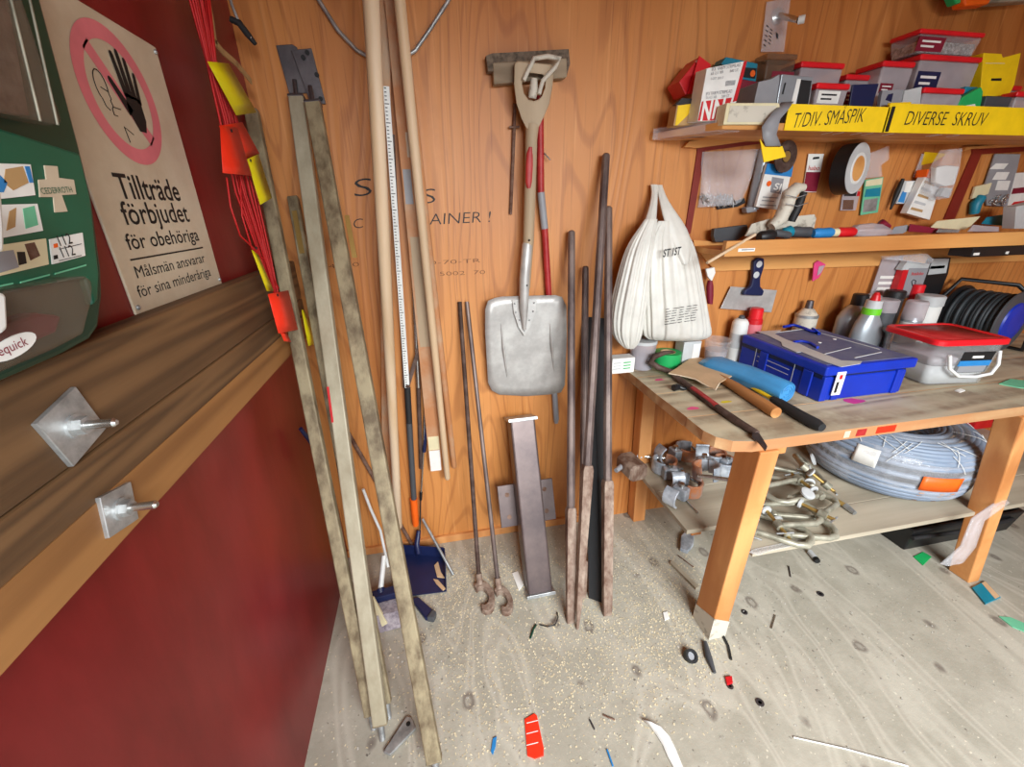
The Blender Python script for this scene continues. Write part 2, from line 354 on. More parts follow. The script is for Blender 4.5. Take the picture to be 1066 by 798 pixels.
# floor : grey painted plywood with grain, dark knots and a dusting of saw flour
def floor_mat():
    t = NT('dusty_grey_plywood'); b = t.b; b.inputs['Roughness'].default_value = .62
    mp = t.coords((1, .3, 1)); nz = t.noise(mp, 2.2, 3, .45, .5)
    mul = t.n('Math', operation='MULTIPLY', i_1=60.0); t.l(nz, 0, mul, 0); sn = t.n('Math', operation='SINE'); t.l(mul, 0, sn, 0)
    base = t.ramp(sn, 0, [(0, lin((164, 158, 143))), (.6, lin((182, 176, 161)))])
    cl = t.ramp(sn, 0, [(.8, (0, 0, 0)), (1, (1, 1, 1))]); cm = t.n('Math', operation='MULTIPLY', i_1=.26); t.l(cl, 0, cm, 0)
    base = t.mix(cm, 0, base, 0, None, lin((120, 108, 94)))
    mp2 = t.coords(); dust = t.ramp(t.noise(mp2, 5.5, 6, .7), 0, [(.42, (0, 0, 0)), (.66, (1, 1, 1))])
    dm = t.n('Math', operation='MULTIPLY', i_1=.6); t.l(dust, 0, dm, 0); o = t.mix(dm, 0, base, 2, None, lin((194, 188, 173)))
    mk = t.coords((1, .72, 1)); mk.inputs['Location'].default_value = (.31, .17, 0)
    wn = t.noise(mk, 30, 3); wm = t.mix(None, .018, mk, 0, wn, 1, 'ADD')
    vo = t.n('TexVoronoi', i_Scale=8.5); t.l(wm, 2, vo, 'Vector')
    sel = t.n('SeparateColor'); t.l(vo, 'Color', sel, 0)
    gt = t.n('Math', operation='GREATER_THAN', i_1=.3); t.l(sel, 0, gt, 0)
    ring = t.ramp(vo, 'Distance', [(.0, (.75, .75, .75)), (.07, (.3, .3, .3)), (.13, (1, 1, 1)), (.2, (0, 0, 0))])
    mm = t.n('Math', operation='MULTIPLY'); t.l(ring, 0, mm, 0); t.l(gt, 0, mm, 1)
    m2 = t.n('Math', operation='MULTIPLY', i_1=.8); t.l(mm, 0, m2, 0)
    o2 = t.mix(m2, 0, o, 2, None, lin((104, 92, 84)))
    sp = t.ramp(t.noise(mp2, 95, 2, .5), 0, [(.68, (0, 0, 0)), (.76, (1, 1, 1))])
    o3 = t.mix(sp, 0, o2, 2, None, lin((214, 206, 186)))
    sp2 = t.ramp(t.noise(mp2, 60, 2, .5), 0, [(.22, (1, 1, 1)), (.28, (0, 0, 0))])
    o4 = t.mix(sp2, 0, o3, 2, None, lin((104, 98, 90)))
    t.l(o4, 2, b, 'Base Color')
    bp = t.n('Bump', i_Strength=.35, i_Distance=.003); n3 = t.noise(mp2, 70, 5, .7); t.l(n3, 0, bp, 'Height'); t.l(bp, 0, b, 'Normal')
    return t.m
M['floor'] = floor_mat()
# ------------------------------------------------------------------ the room
XR, ZC, YF = 3.1, 2.45, -.7
MB().box((XL-.05, YF, -.06), (XR, YB+.05, 0)).build('floor', M['floor'], kind='structure')
w = MB().box((XL-.05, YB, 0), (XR, YB+.05, ZC))
YW = YB-.0006
for body, p, q, h in (('S', (369, 205), (387, 203), .052), ('S', (440, 212), (453, 211), .045), ('AINER !', (447, 234), (510, 231), .036), ('C', (368, 238), (378, 237), .03)):
    a, b2 = at(*p, Y=YW), at(*q, Y=YW); w.text(body, a, b2-a, (0, 0, 1), h, (b2-a).length, 1, -.012, .15)
for body, p, q, h in (('30-70-TR', (440, 276), (500, 273), .014), ('5002  70', (458, 287), (505, 285), .014), ('14200', (337, 280), (374, 277), .014)):
    a, b2 = at(*p, Y=YW), at(*q, Y=YW); w.text(body, a, b2-a, (0, 0, 1), h, (b2-a).length, 2, -.02)
w.build('wall_back', [M['ply'], M['ink'], M['ink_faint']], kind='structure')
MB().box((XL-.05, YF, 0), (XL, YB, ZC)).build('wall_left', M['red_paint'], kind='structure')
MB().box((XR, YF, 0), (XR+.05, YB+.05, ZC)).build('wall_right', M['ply'], kind='structure')
w = MB()
for lo, hi in (((XL-.05, YF-.05, 0), (-.06, YF, ZC)), ((1.8, YF-.05, 0), (XR+.05, YF, ZC)), ((-.06, YF-.05, 1.95), (1.8, YF, ZC))): w.box(lo, hi)
w.build('wall_front_unseen', M['ply'], kind='structure')  # unseen wall, added so lintel and jamb darken the upper left back wall
MB().box((XL-.05, YF, ZC), (XR+.05, YB+.05, ZC+.05)).build('ceiling', M['ply'], kind='structure')
MB().box((XL, YB-.014, 0), (.74, YB, .036)).build('baseboard_back', M['bench_wood'], bevel=.002, kind='structure')
# painted outline boards on the wall between the shelves
def strip(n, pts, d=.006, m='trim_red'): MB().prism([at(x, y, Y=YB-d) for x, y in pts], (0, d, 0)).build(n, M[m], kind='structure')
strip('trim_1', [(726, 158), (734, 157), (719, 243), (713, 243)]); strip('trim_2', [(734, 157), (726, 158), (726, 154), (803, 143), (803, 148)])
strip('trim_3', [(1012.6, 159.6), (1022, 160.5), (994, 228), (983, 228)]); strip('trim_4', [(1012.6, 159.6), (1012.6, 155), (1090, 151), (1090, 156), (1022, 160.5)])
strip('trim_5', [(712, 153), (718, 147), (806, 137), (806, 143), (726, 154)], .02, 'shelf_wood'); strip('trim_6', [(1004, 157), (1006, 153), (1090, 147), (1090, 151), (1012, 155)], .02, 'shelf_wood')
strip('trim_7', [(728, 262), (1085, 252), (1085, 271), (745, 282)], .018, 'shelf_wood')
strip('trim_8', [(722, 250), (757, 252), (757, 264), (724, 262)], .03, 'shelf_wood')
# ------------------------------------------------------------------ left wall : rails, warning sign, first aid station, cords
TH = .038
def rail(name, zlo, zhi, label, plates):
    r = thing(name, label, 'beam', (XL, .4, zlo), 'bolted timber rails on the red wall')
    MB().box((XL, YF+.05, zlo), (XL+TH, YB-.03, zhi)).build('timber', M['old_timber'], r, bevel=.004)
    if zlo < 1.05: MB().box((XL+TH, YF+.06, zlo+.002), (XL+TH+.0012, YB-.035, zlo+.068)).build('planed_face', M['planed_timber'], r, label='lighter planed lower half of the face')
    for (px, py, ang, sz) in plates:
        c = at(px, py, X=XL+TH); a = math.radians(ang); ex = sz*(math.cos(a)+abs(math.sin(a)))+.002; c.z = min(max(c.z, zlo+ex), zhi-ex); u = V((0, math.cos(a), math.sin(a))); v = V((0, -math.sin(a), math.cos(a)))
        pl = MB().obox(c+V((.003, 0, 0)), u*sz, v*sz, (.003, 0, 0)).build('washer_plate', M['steel'], r, bevel=.001)
        MB().lathe(c+V((.006, 0, 0)), (1, 0, 0), [(0, .014), (.003, .014), (.003, .0105), (.0031, .0105)], 20).lathe(c+V((.009, 0, 0)), (1, 0, 0), [(0, .0105), (.009, .0105)], 6, sm=False).build('nut', M['steel'], pl)
        MB().lathe(c+V((.018, 0, 0)), (1, 0, 0), [(0, .0052), (.026, .0052), (.029, .003)], 14).build('bolt', M['chrome'], pl)
rail('timber_rail', 1.131, 1.248, 'upper weathered timber rail bolted to red wall, directly below the warning sign', [(78, 457, 14, .032)])
rail('timber_rail', 1.008, 1.129, 'lower timber rail on red wall, with two-tone stained face and bare red wall below', [(120, 530, -14, .026)])
# warning sign
s0 = V((XL+.003, .730, 1.2475)); sg = thing('warning_sign', 'white no-entry sign with black hand and Swedish text on red wall', 'sign', s0)
SU, SV = V((0, 1, 0)), V((0, 0, 1))
def sp(u, v, d=0): return s0+SU*u+SV*v+V((d, 0, 0))
MB().prism([sp(0, 0, -.003), sp(.302, 0, -.003), sp(.302, .419, -.003), sp(0, .419, -.003)], (.004, 0, 0)).build('plate', M['white_paint'], sg, bevel=.0015)
rc = (.145, .311); r0, r1 = .0935, .071; mb = MB(); N = 56; vs = []; e = .0016
for i in range(N):
    a = 2*math.pi*i/N; vs += [sp(rc[0]+math.cos(a)*r0, rc[1]+math.sin(a)*r0, e), sp(rc[0]+math.cos(a)*r1, rc[1]+math.sin(a)*r1, e)]
mb.add(vs, [(2*i, 2*i+1, (2*i+3) % (2*N), (2*i+2) % (2*N)) for i in range(N)])
d = V((math.cos(math.radians(-48)), math.sin(math.radians(-48)))); n2 = V((-d.y, d.x)); W = .0105
mb.add([sp(rc[0]+d.x*k*.074+n2.x*j*W, rc[1]+d.y*k*.074+n2.y*j*W, e) for k, j in ((-1, -1), (1, -1), (1, 1), (-1, 1))], [(0, 1, 2, 3)])
mb.build('prohibition_ring', M['pink'], sg)
mb = MB(); e = .0022
def fl(pts): mb.add([sp(u, v, e) for u, v in pts], [tuple(range(len(pts)))])
hx, hy = .171, .268
fl([(hx-.006, hy), (hx+.012, hy), (hx+.021, hy+.018), (hx+.021, hy+.048), (hx-.016, hy+.052), (hx-.021, hy+.026)])
for (bx, by, tx, ty, w0, w1) in ((hx-.013, hy+.046, hx-.020, hy+.100, .0058, .0046), (hx-.003, hy+.046, hx-.005, hy+.106, .006, .0046), (hx+.008, hy+.046, hx+.010, hy+.099, .0058, .0044), (hx+.018, hy+.042, hx+.025, hy+.083, .0052, .004), (hx-.014, hy+.024, hx-.044, hy+.062, .008, .0048)):
    q = V((tx-bx, ty-by)).normalized(); n2 = V((-q.y, q.x))
    fl([(bx-n2.x*w0, by-n2.y*w0), (bx+n2.x*w0, by+n2.y*w0)]+[(tx+n2.x*w1*math.cos(k)+q.x*w1*math.sin(k), ty+n2.y*w1*math.cos(k)+q.y*w1*math.sin(k)) for k in (0, .8, 1.57, 2.3, 3.14)])
def line(pts, r=.0006): mb.tube([sp(u, v, e) for u, v in pts], r, 5)
line([(.100+.013*math.cos(a), .316+.020*math.sin(a)) for a in [math.radians(q) for q in range(-20, 250, 18)]]); line([(.098, .314), (.113, .311)]); line([(.093, .300), (.096, .290), (.103, .286)])
line([(.112, .309), (.114, .302), (.111, .300), (.113, .293), (.109, .289), (.109, .281), (.117, .281)]); line([(.113, .292), (.130, .292)]); line([(.127, .247), (.124, .268), (.143, .260)])
mb.build('hand_pictogram', M['ink'], sg)
mb = MB(); e = .0016
for body, u, v, h, wd, bo in (('Tillträde', .0555, .165, .036, .176, .012), ('förbjudet', .047, .128, .034, .195, .008), ('för obehöriga', .034, .0925, .024, .223, .006), ('Målsmän ansvarar', .031, .0505, .0185, .225, .0), ('för sina minderåriga', .0195, .0225, .0185, .243, .0)):
    mb.text(body, sp(u, v, e), SU, SV, h, wd, 0, bo)
mb.add([sp(.029, .077, e), sp(.262, .077, e), sp(.262, .0795, e), sp(.029, .0795, e)], [(0, 1, 2, 3)]); mb.build('lettering', M['ink'], sg)
for u, v in ((.008, .01), (.294, .01), (.294, .41), (.008, .41)): MB().ball(sp(u, v, .001), .004, n=6).build('screw', M['steel'], sg)
# first aid station
KD = .06
ka = thing('first_aid_station', 'green wall-mounted first aid station with clear covers beside warning sign', 'first aid kit', at(0, 390, X=XL+.03))
def kq(pts, d, t, m=0, mb=None): 
    ps = [at(x, y, X=XL+d) for x, y in pts]
    for q in ps: q.z = max(q.z, 1.2515)
    return (mb or MB()).prism(ps, (-t, 0, 0), m)
kq([(44, 0), (30, -60), (-190, -60), (-190, 470), (-40, 436), (16, 398), (66, 369), (95, 353), (104, 340), (108, 308), (107, 280), (97, 206), (84, 152)], KD, KD, 0).build('body', M['dark_green'], ka, bevel=.006)
kq([(-190, 128), (0, 133), (84, 160), (95, 206), (104, 285), (103, 312), (98, 318), (90, 290), (-190, 330)], KD+.008, .01).build('front_panel', M['green_pl'], ka, bevel=.003)
kq([(27, 0), (16, -58), (-180, -58), (-180, 95), (0, 118), (70, 132)], KD+.03, .028).build('upper_cover', M['smoke'], ka, bevel=.008, seg=3, label='scratched clear upper cover')
for a, b2 in (((22, -40), (60, 130)), ((2, -40), (42, 126))): MB().tube([at(*a, X=XL+KD+.0305), at(*b2, X=XL+KD+.0305)], .0012, 6).build('cover_highlight', M['clampm'], ka)  # pale lines drawn in as the highlights down the clear cover
kq([(-170, -20), (8, 0), (30, 120), (-170, 100)], KD+.012, .012).build('bandage_pack', M['rust'], ka)
kq([(-180, 330), (0, 306), (92, 287), (99, 290), (99, 312), (90, 348), (60, 364), (0, 390), (-180, 450)], KD+.04, .038).build('lower_drawer', M['smoke'], ka, bevel=.008, seg=3, label='clear lower drawer')
kq([(-20, 345), (40, 325), (66, 328), (60, 346), (0, 372), (-20, 380)], KD+.025, .02).build('dressing_pack', M['maroon'], ka, bevel=.004)
dl = MB().prism([at(14+24*math.cos(k*.3142), 361+12*math.sin(k*.3142)-.42*24*math.cos(k*.3142), X=XL+KD+.0415) for k in range(20)], (-.001, 0, 0))
a, b2 = at(0, 371, X=XL+KD+.042), at(33, 357, X=XL+KD+.042); dl.text('equick', a, b2-a, (0, 0, 1), .008, (b2-a).length*.9, 1); dl.build('drawer_label', [M['white_pl'], M['maroon']], ka)
mb = kq([(46.5, 172), (60, 173), (61.5, 185), (77, 187), (79.5, 202), (64.5, 203), (70.5, 220), (57.5, 221), (56, 205), (42, 205), (40.5, 187), (48.5, 186.5)], KD+.0095, .0012)
a, b2 = at(44, 202, X=XL+KD+.0101), at(76, 200, X=XL+KD+.0101); mb.text('CEDERROTH', a, b2-a, (0, 0, 1), .006, (b2-a).length, 1); mb.build('cross_sticker', [M['white_paint'], M['green_pl']], ka)
def sticker(pts, marks, nm='picture_sticker', base='paper'):
    mb = kq(pts, KD+.0095, .0012); ms = [M[base]]
    for mp_, mm in marks: ms.append(M[mm]); kq(mp_, KD+.0099, .0004, len(ms)-1, mb)
    mb.build(nm, ms, ka)
sticker([(0, 170), (32, 171), (37, 203), (0, 207)], [([(6, 176), (24, 173), (30, 190), (14, 198), (4, 190)], 'tan'), ([(26, 173), (31, 173), (35, 190), (31, 190)], 'cblue'), ([(0, 182), (8, 190), (4, 200), (0, 200)], 'cblue')])
sticker([(0, 213), (39, 212), (45, 240), (0, 248)], [([(10, 220), (17, 216), (16, 236), (7, 240)], 'tan'), ([(24, 217), (36, 214), (40, 234), (27, 238)], 'mint')])
sticker([(0, 255), (48, 248), (51, 275), (0, 287)], [([(0, 262), (14, 260), (20, 278), (0, 284)], 'grey'), ([(26, 254), (36, 252), (42, 266), (32, 271)], 'rust'), ([(18, 262), (26, 262), (28, 274), (20, 276)], 'ink')], base='cream')
mb = kq([(52, 249), (86, 242), (89, 266), (55, 275)], KD+.0095, .0012)
for body, a, b2, h in (('112', (63, 256), (76, 253), .011), ('112', (66, 268), (79, 265), .011)):
    a, b2 = at(*a, X=XL+KD+.0102), at(*b2, X=XL+KD+.0102); mb.text(body, a, b2-a, (0, 0, 1), h, (b2-a).length, 1)
for y0 in (0, 12): kq([(56, 254+y0), (60, 253+y0), (60.6, 257+y0), (56.6, 258+y0)], KD+.0101, .0004, 2 if y0 == 0 else 1, mb); kq([(62, 259+y0), (85, 253.4+y0), (85, 254+y0), (62, 259.6+y0)], KD+.0101, .0004, 1, mb)
mb.build('phone_sticker', [M['paper'], M['ink'], M['orange']], ka)
for pts in ([(-8, 196), (3, 198), (6, 240), (6, 262), (-8, 266)], [(-8, 300), (8, 306), (10, 342), (4, 347), (-8, 347)]): kq(pts, KD+.055, .02).build('latch', M['white_pl'], ka, bevel=.003, label='bright white latch')
mb = MB()
for a, b2 in (((22, 293), (52, 285)), ((58, 284), (90, 275)), ((0, 297), (14, 294))): kq([a, b2, (b2[0], b2[1]+1.6), (a[0], a[1]+1.6)], KD+.0095, .001, 0, mb)
mb.build('panel_print', M['mint'], ka)
# ------------------------------------------------------------------ cords with tags by the corner
cb = thing('hanging_cord_bundle', 'bundle of red cords with yellow and red tags hanging in the left corner', 'cord bundle', at(245, 150, X=-.385))
def ck(x, y, k=0): return at(x, y, X=-.385+k*.004)
random.seed(3)
rows = [(214, 0), (226, 62), (243, 120), (262, 200), (280, 262), (293, 306)]
top = [(178, -150)]
for i in range(9):
    o = (i-4)*1.7; pts = []
    for j, (x, y) in enumerate(top+rows):
        sp_ = [3.2, 1.5, .8, 1.2, 1.5, .9, .3][j]
        pts.append(ck(x-6+o*sp_+random.uniform(-1, 1), y, random.uniform(-1.5, 1.5)))
    MB().tube(pts, .0022, 6).build('cord', M['cord_red'], cb)
for pts in ([(236, 185), (240, 215), (250, 245), (268, 262)], [(250, 190), (252, 225), (262, 258), (275, 270), (290, 300)]):
    MB().tube([ck(x, y, 1) for x, y in pts], .0018, 6).build('cord', M['cord_red'], cb)
def ctag(pts, m, k, hole=None, bend=0):
    mb = MB(); n = 5; L0, L1, R1, R0 = pts[0], pts[3], pts[2], pts[1]; vs = []
    for i in range(n+1):
        t = i/n; kk = k+bend*math.sin(t*3.14)
        vs += [ck(L0[0]+(L1[0]-L0[0])*t, L0[1]+(L1[1]-L0[1])*t, kk), ck(R0[0]+(R1[0]-R0[0])*t, R0[1]+(R1[1]-R0[1])*t, kk)]
    mb.add(vs, [(2*i, 2*i+1, 2*i+3, 2*i+2) for i in range(n)], 0, True)
    o = mb.build('tag', M[m], cb, solid=.0012, label='yellow reflective tag' if m == 'yellow_fl' else 'fluorescent red tag')
    if hole: MB().ball(ck(*hole, k+.6), .0035, n=6, sc=(.4, 1, 1)).build('eyelet', M['ink'], o)
ctag([(216, 64), (238, 66), (267, 117), (246, 120)], 'yellow_fl', 3, None, 1.5)
ctag([(228, 131), (252, 127), (270, 160), (248, 168)], 'orange_fl', 4, None, 1)
ctag([(229, 130), (247, 133), (262, 183), (232, 180)], 'orange_fl', 5, (241, 136), 1)
ctag([(257, 166), (269, 160), (283, 206), (271, 213)], 'yellow_fl', 5, (261, 167), -1)
ctag([(262, 260), (269, 265), (285, 303), (278, 303)], 'yellow_fl', 5, (267, 258), 1)
ctag([(279, 306), (300, 302), (310, 343), (290, 347)], 'orange_fl', 8, (289, 307), 1)
ctag([(314, 322), (318, 324), (329, 358), (321, 360)], 'yellow_fl', 4, None, 1)
ctag([(292, 346), (298, 346), (303, 356), (296, 355)], 'orange_fl', 6)
# tan webbing strap and black cable end above
mb = MB(); pts = [(208, -40), (219, 10), (224, 44), (232, 54), (246, 66), (261, 84)]
for i in range(len(pts)-1):
    a, b2 = at(*pts[i], X=-.395), at(*pts[i+1], X=-.395); mb.bar(a, b2+(b2-a)*.04, .013, .003, (1, 0, 0))
tag(mb.build('webbing_strap', M['tan']), 'worn tan webbing strap hanging above the red cords', 'strap')
t = thing('rubber_strap', 'black rubber hook strap with steel wire hanging at top left corner', 'strap', at(250, 10, Y=1.40))
MB().tube([at(x, y, Y=1.40) for x, y in ((232, -40), (241, 4), (249, 24))], .0035, 8).build('wire', M['steel'], t)
MB().tube([at(x, y, Y=1.40) for x, y in ((240, 20), (249, 24), (258, 36), (266, 46))], [.007, .008, .008, .005], 10).build('rubber_end', M['black_rb'], t)
MB().ball(at(261, 39, Y=1.391), .002, n=6).build('rivet', M['chrome'], t)
# ------------------------------------------------------------------ braces : flat dirty aluminium tubes with bolted end fittings
def brace(label, pb, pt, Yt, w, t_, mtl, foot=True, fit=None, Zb=.055, group='dirty aluminium braces leaning in the corner', Yb=None):
    p0 = at(*pb, Z=Zb) if Yb is None else at(*pb, Y=Yb)
    p1 = at(*pt, Y=Yt); o = thing('brace', label, 'brace', p0*1.0-V((0, 0, Zb if Yb is None else 0)), group)
    d = (p1-p0).normalized(); u = d.cross(V((0, -1, 0))).normalized(); q = u.cross(d)
    MB().bar(p0, p1, w, t_).build('tube', mtl, o, bevel=.004, seg=3)
    MB().bar(p0+d*.004, p0-d*.002, w*1.05, t_*1.05).build('end_cap', M['alu_dark'], o, bevel=.003)
    if foot:
        MB().tube([p0, p0-d*.03, V((p0.x-d.x*.05, p0.y-d.y*.05, .012))], .0085, 10).build('foot_pin', M['steel'], o)
    if fit:
        MB().tube([p1-d*.01, p1+d*.05], .006, 10).build('top_pin', M['dark_steel'], o)
        MB().bar(p1+d*.004, p1-d*.004, w*1.06, t_*1.06).build('top_cap', M['dark_steel'], o, bevel=.002)
    return o, p0, p1, d
b1 = brace('speckled grey-brown brace behind the red tags, leftmost of the leaning braces', (386, 742), (262, 115), 1.44, .034, .024, M['alu_dark'])
b2_ = brace('pale aluminium brace with red lettering on its edge, second from the left', (396, 752), (309, 102), 1.474, .040, .028, M['alu'], fit=True)
bx = brace('dark brace half hidden behind the pale red-lettered one, yellow sticker near its top', (402, 730), (305, 205), 1.47, .030, .022, M['alu_dark'])
b4 = brace('stained brace standing furthest forward on the open floor, right of the others', (452, 790), (326, 108), 1.435, .040, .028, M['alu_dark'], fit=True)
# red print on the edge of the pale brace
p0, p1, d = b2_[1:]
u = d.cross(V((0, -1, 0))).normalized(); q = u.cross(d).normalized()
if u.x > 0: u = -u
tt = (at(341, 440, Y=1.2)-EYE); a = p0+(p1-p0)*.53
n_ = q if q.y < 0 else -q
mb = MB(); c0 = a+u*.0165+n_*.0143
mb.obox(c0-d*.03, d*.05, u*.003, n_*.0006); mb.build('brand_print', M['red'], b2_[0], label='red lettering band')
def sticker3(o, pts, Y, m, nm='sticker'): MB().prism([at(x, y, Y=Y) for x, y in pts], (0, .002, 0)).build(nm, M[m], o)
p0, p1, d = bx[1:]; c0 = p0+(p1-p0)*.93
MB().obox(c0+V((.0, -.0145, 0)), d*.065, d.cross(V((0, -1, 0))).normalized()*.007, (0, .001, 0)).build('sticker', M['gold'], bx[0], label='yellowed paper sticker')
p0, p1, d = b4[1:]
MB().obox(p0+(p1-p0)*.79+V((.034, .0, 0)), d*.06, V((1, 0, 0))*.006, (0, .002, 0)).build('sticker', M['gold'], b4[0], label='yellowed hang label')
# mounting plates on the wall at the heads of the braces
t = thing('mounting_plate', 'grey steel mounting plate with holes, on wall above the brace heads', 'plate', at(314, 75, Y=YB))
quad([(287, 47), (304, 46), (309, 49), (320, 97), (301, 97)], YB-.004, .004).build('rear_plate', M['dark_steel'], t, bevel=.001)
quad([(303, 52), (324, 50), (339, 108), (323, 107)], YB-.012, .008).build('front_plate', M['dark_steel'], t, bevel=.001)
for x, y in ((320, 55), (334, 103), (316, 60), (330, 78)): MB().lathe(at(x, y, Y=YB-.012), (0, -1, 0), [(0, .006), (.004, .006)], 12).build('bolt_head', M['ink'], t)
# bracket foot on the floor
def ff(x, y, z=0): return at(x, y, Z=z)
t = thing('angle_bracket', 'galvanised angle bracket with bolt hole on floor between the brace feet', 'bracket', ff(412, 770))
MB().prism([ff(399, 782, .012), ff(423, 745, .012), ff(428, 746, .012), ff(433, 757, .012), ff(406, 785, .012)], (0, 0, -.01)).build('foot_plate', M['steel'], t, bevel=.002)
MB().lathe(ff(425, 753, .0122), (0, 0, 1), [(0, .0065), (.001, .0065)], 14).build('bolt_hole', M['ink'], t)
mb = MB().prism([ff(379, 740, .001), ff(386, 734, .001), ff(400, 752, .001), ff(397, 766, .001)], (0, 0, .025)); tag(mb.build('clear_wrapper', M['film']), 'crumpled clear wrapper on floor behind the brace feet', 'wrapper')
# ------------------------------------------------------------------ timber poles hanging in the wire bracket
def onY(p, d): return at(p[0], p[1], Y=YB-d)
def rod(name, label, cat, pb, pt, db, dt, rb, rt, m, group=None, n=14, round_end=True):
    p0, p1 = onY(pb, db), onY(pt, dt); d = (p1-p0).normalized(); p1 = p0+d*((2.43-p0.z)/d.z)
    path = [p0, p0+d*rb*.5, p0+d*rb*1.2, p0+(p1-p0)*.5, p1]; rr = [rb*.45, rb*.85, rb, (rb+rt)/2, rt]
    mb = MB().tube(path, rr if round_end else [rb, rb, rb, (rb+rt)/2, rt], n); o = tag(mb.build(name, m), label, cat, group); return o
def batten(name, label, cat, pb, pt, db, dt, w, t_, m, group=None, hint=(0, -1, 0)):
    p0, p1 = onY(pb, db), onY(pt, dt); p1 = p0+(p1-p0)*((2.43-p0.z)/(p1.z-p0.z))
    o = MB().bar(p0, p1, w, t_, hint).build(name, m, bevel=.002); return tag(o, label, cat, group)
GP = 'timber poles hanging beside the shovel'
rod('wooden_pole', 'thick pale round pole, frontmost and leftmost of the hanging timber', 'pole', (415, 550), (383, -60), .06, .20, .0155, .0215, M['pole_wood'], GP)
batten('wooden_batten', 'thin pinkish flat batten directly behind the thick pale pole', 'batten', (403, 506), (399, -60), .012, .03, .036, .012, M['batten_wood'], GP)
o = thing('wooden_board', 'knotty orange board with dry white paint splashes between the round poles', 'board', onY((453, 488), .03), GP)
p0, p1 = onY((454, 488), .022), onY((405, -60), .05)
MB().bar(p0, p0+(p1-p0)*((2.43-p0.z)/(p1.z-p0.z)), .05, .022).build('plank', M['batten_wood'], o, bevel=.002); d = (p1-p0)
u = d.normalized().cross(V((0, -1, 0))).normalized(); nn = u.cross(d.normalized())
nn = nn if nn.y < 0 else -nn
for f0, f1, m, uu in ((.0, .06, 'paper', 0), (.062, .10, 'cream', .0), (.33, .56, 'grey_wood', .004), (.62, .68, 'grey', -.008), (.70, .74, 'white_paint', .01)):
    c = p0+d*((f0+f1)/2)+nn*.0113+u*uu; MB().obox(c, d*((f1-f0)/2), u*(.021 if abs(uu) < .005 else .012), nn*.0004).build('paint_patch', M[m], o, label={'paper': 'white paint patch', 'cream': 'cream paint patch', 'grey_wood': 'greyed wood patch', 'grey': 'grey paint smear', 'white_paint': 'white paint smear'}[m])
rod('wooden_pole', 'slim pale round pole hanging lower right, over the knotty board edge', 'pole', (466, 499), (410, -60), .055, .13, .0115, .0165, M['pole_wood'], GP)
rod('wooden_pole', 'orange-toned slim pole half hidden at far right of hanging timber', 'pole', (473, 487), (414, -20), .02, .085, .0115, .014, M['batten_wood'], GP)
# measuring staff and thin shaft
st = thing('measuring_staff', 'white graduated staff with grey shaft and orange tip behind the poles', 'staff', onY((431, 547), .03))
A, B_ = onY((424, 403), .034), onY((402, 90), .06)
mb = MB().bar(A, B_, .017, .008); d = (B_-A); u = d.normalized().cross(V((0, -1, 0))).normalized(); nn = u.cross(d.normalized()); nn = nn if nn.y < 0 else -nn
if u.x < 0: u = -u
for k in range(100):
    c = A+d*((k+.5)/100)+nn*.0042; mb.obox(c-u*(.003 if k % 5 else .001), u*(.003 if k % 5 else .006), d.normalized()*.0011, nn*.0003, 1)
mb.build('scale', [M['white_pl'], M['ink']], st)
MB().bar(A, onY((437, 360), .025), .014, .01).bar(onY((421, 403), .024), onY((409, 140), .04), .010, .008).build('edge_rail', M['rust_dark'], st)
MB().tube([onY((424, 403), .03), onY((427, 455), .028)], .0115, 12).build('grip', M['black_rb'], st)
MB().tube([onY((426, 440), .03), onY((431, 521), .028)], .0115, 12).build('shaft', M['dgrey'], st)
MB().tube([onY((430.6, 519), .028), onY((432.6, 545), .026), onY((432.8, 547), .026)], [.0155, .014, .010], 14).build('tip', M['orange'], st)
t = thing('thin_shaft', 'silver and dark brown thin shaft hanging right of the graduated staff', 'shaft', onY((438, 487), .015))
MB().tube([onY((435.5, 403), .015), onY((431, 300), .02)], .0085, 10).build('silver_section', M['chrome'], t)
MB().tube([onY((438.5, 487), .012), onY((435.5, 403), .015)], .0082, 10).build('brown_section', M['rust_dark'], t)
t = thing('lanyard_rod', 'thin steel rod with navy lanyard hanging down to the dustpan', 'rod', onY((434, 590), .03))
MB().tube([onY((443, 400), .02), onY((442, 430), .02), onY((441, 470), .02), onY((438, 520), .025)], .0036, 8).build('upper_rod', M['chrome'], t)
MB().tube([onY((438, 515), .025), onY((437, 560), .03), at(434, 566, Y=1.44)], .003, 8).build('lower_rod', M['black'], t)
MB().tube([onY((438.4, 512), .025), onY((438, 520), .025)], .006, 8).build('clip', M['black'], t)
MB().tube([onY((444, 395), .018), onY((444, 440), .018), onY((441.5, 470), .018)], .0075, 8).build('lanyard', M['navy'], t)
# wire bracket behind the poles
mb = MB().tube([onY(p, .012) for p in ((292, -90), (318, -30), (333, 2), (352, 32), (372, 53), (385, 60), (420, 60), (432, 53), (448, 30), (466, 2), (480, -30), (500, -90))], .0055, 10)
tag(mb.build('wire_bracket', M['steel']), 'grey bent wire bracket on the wall behind the hanging poles', 'bracket')
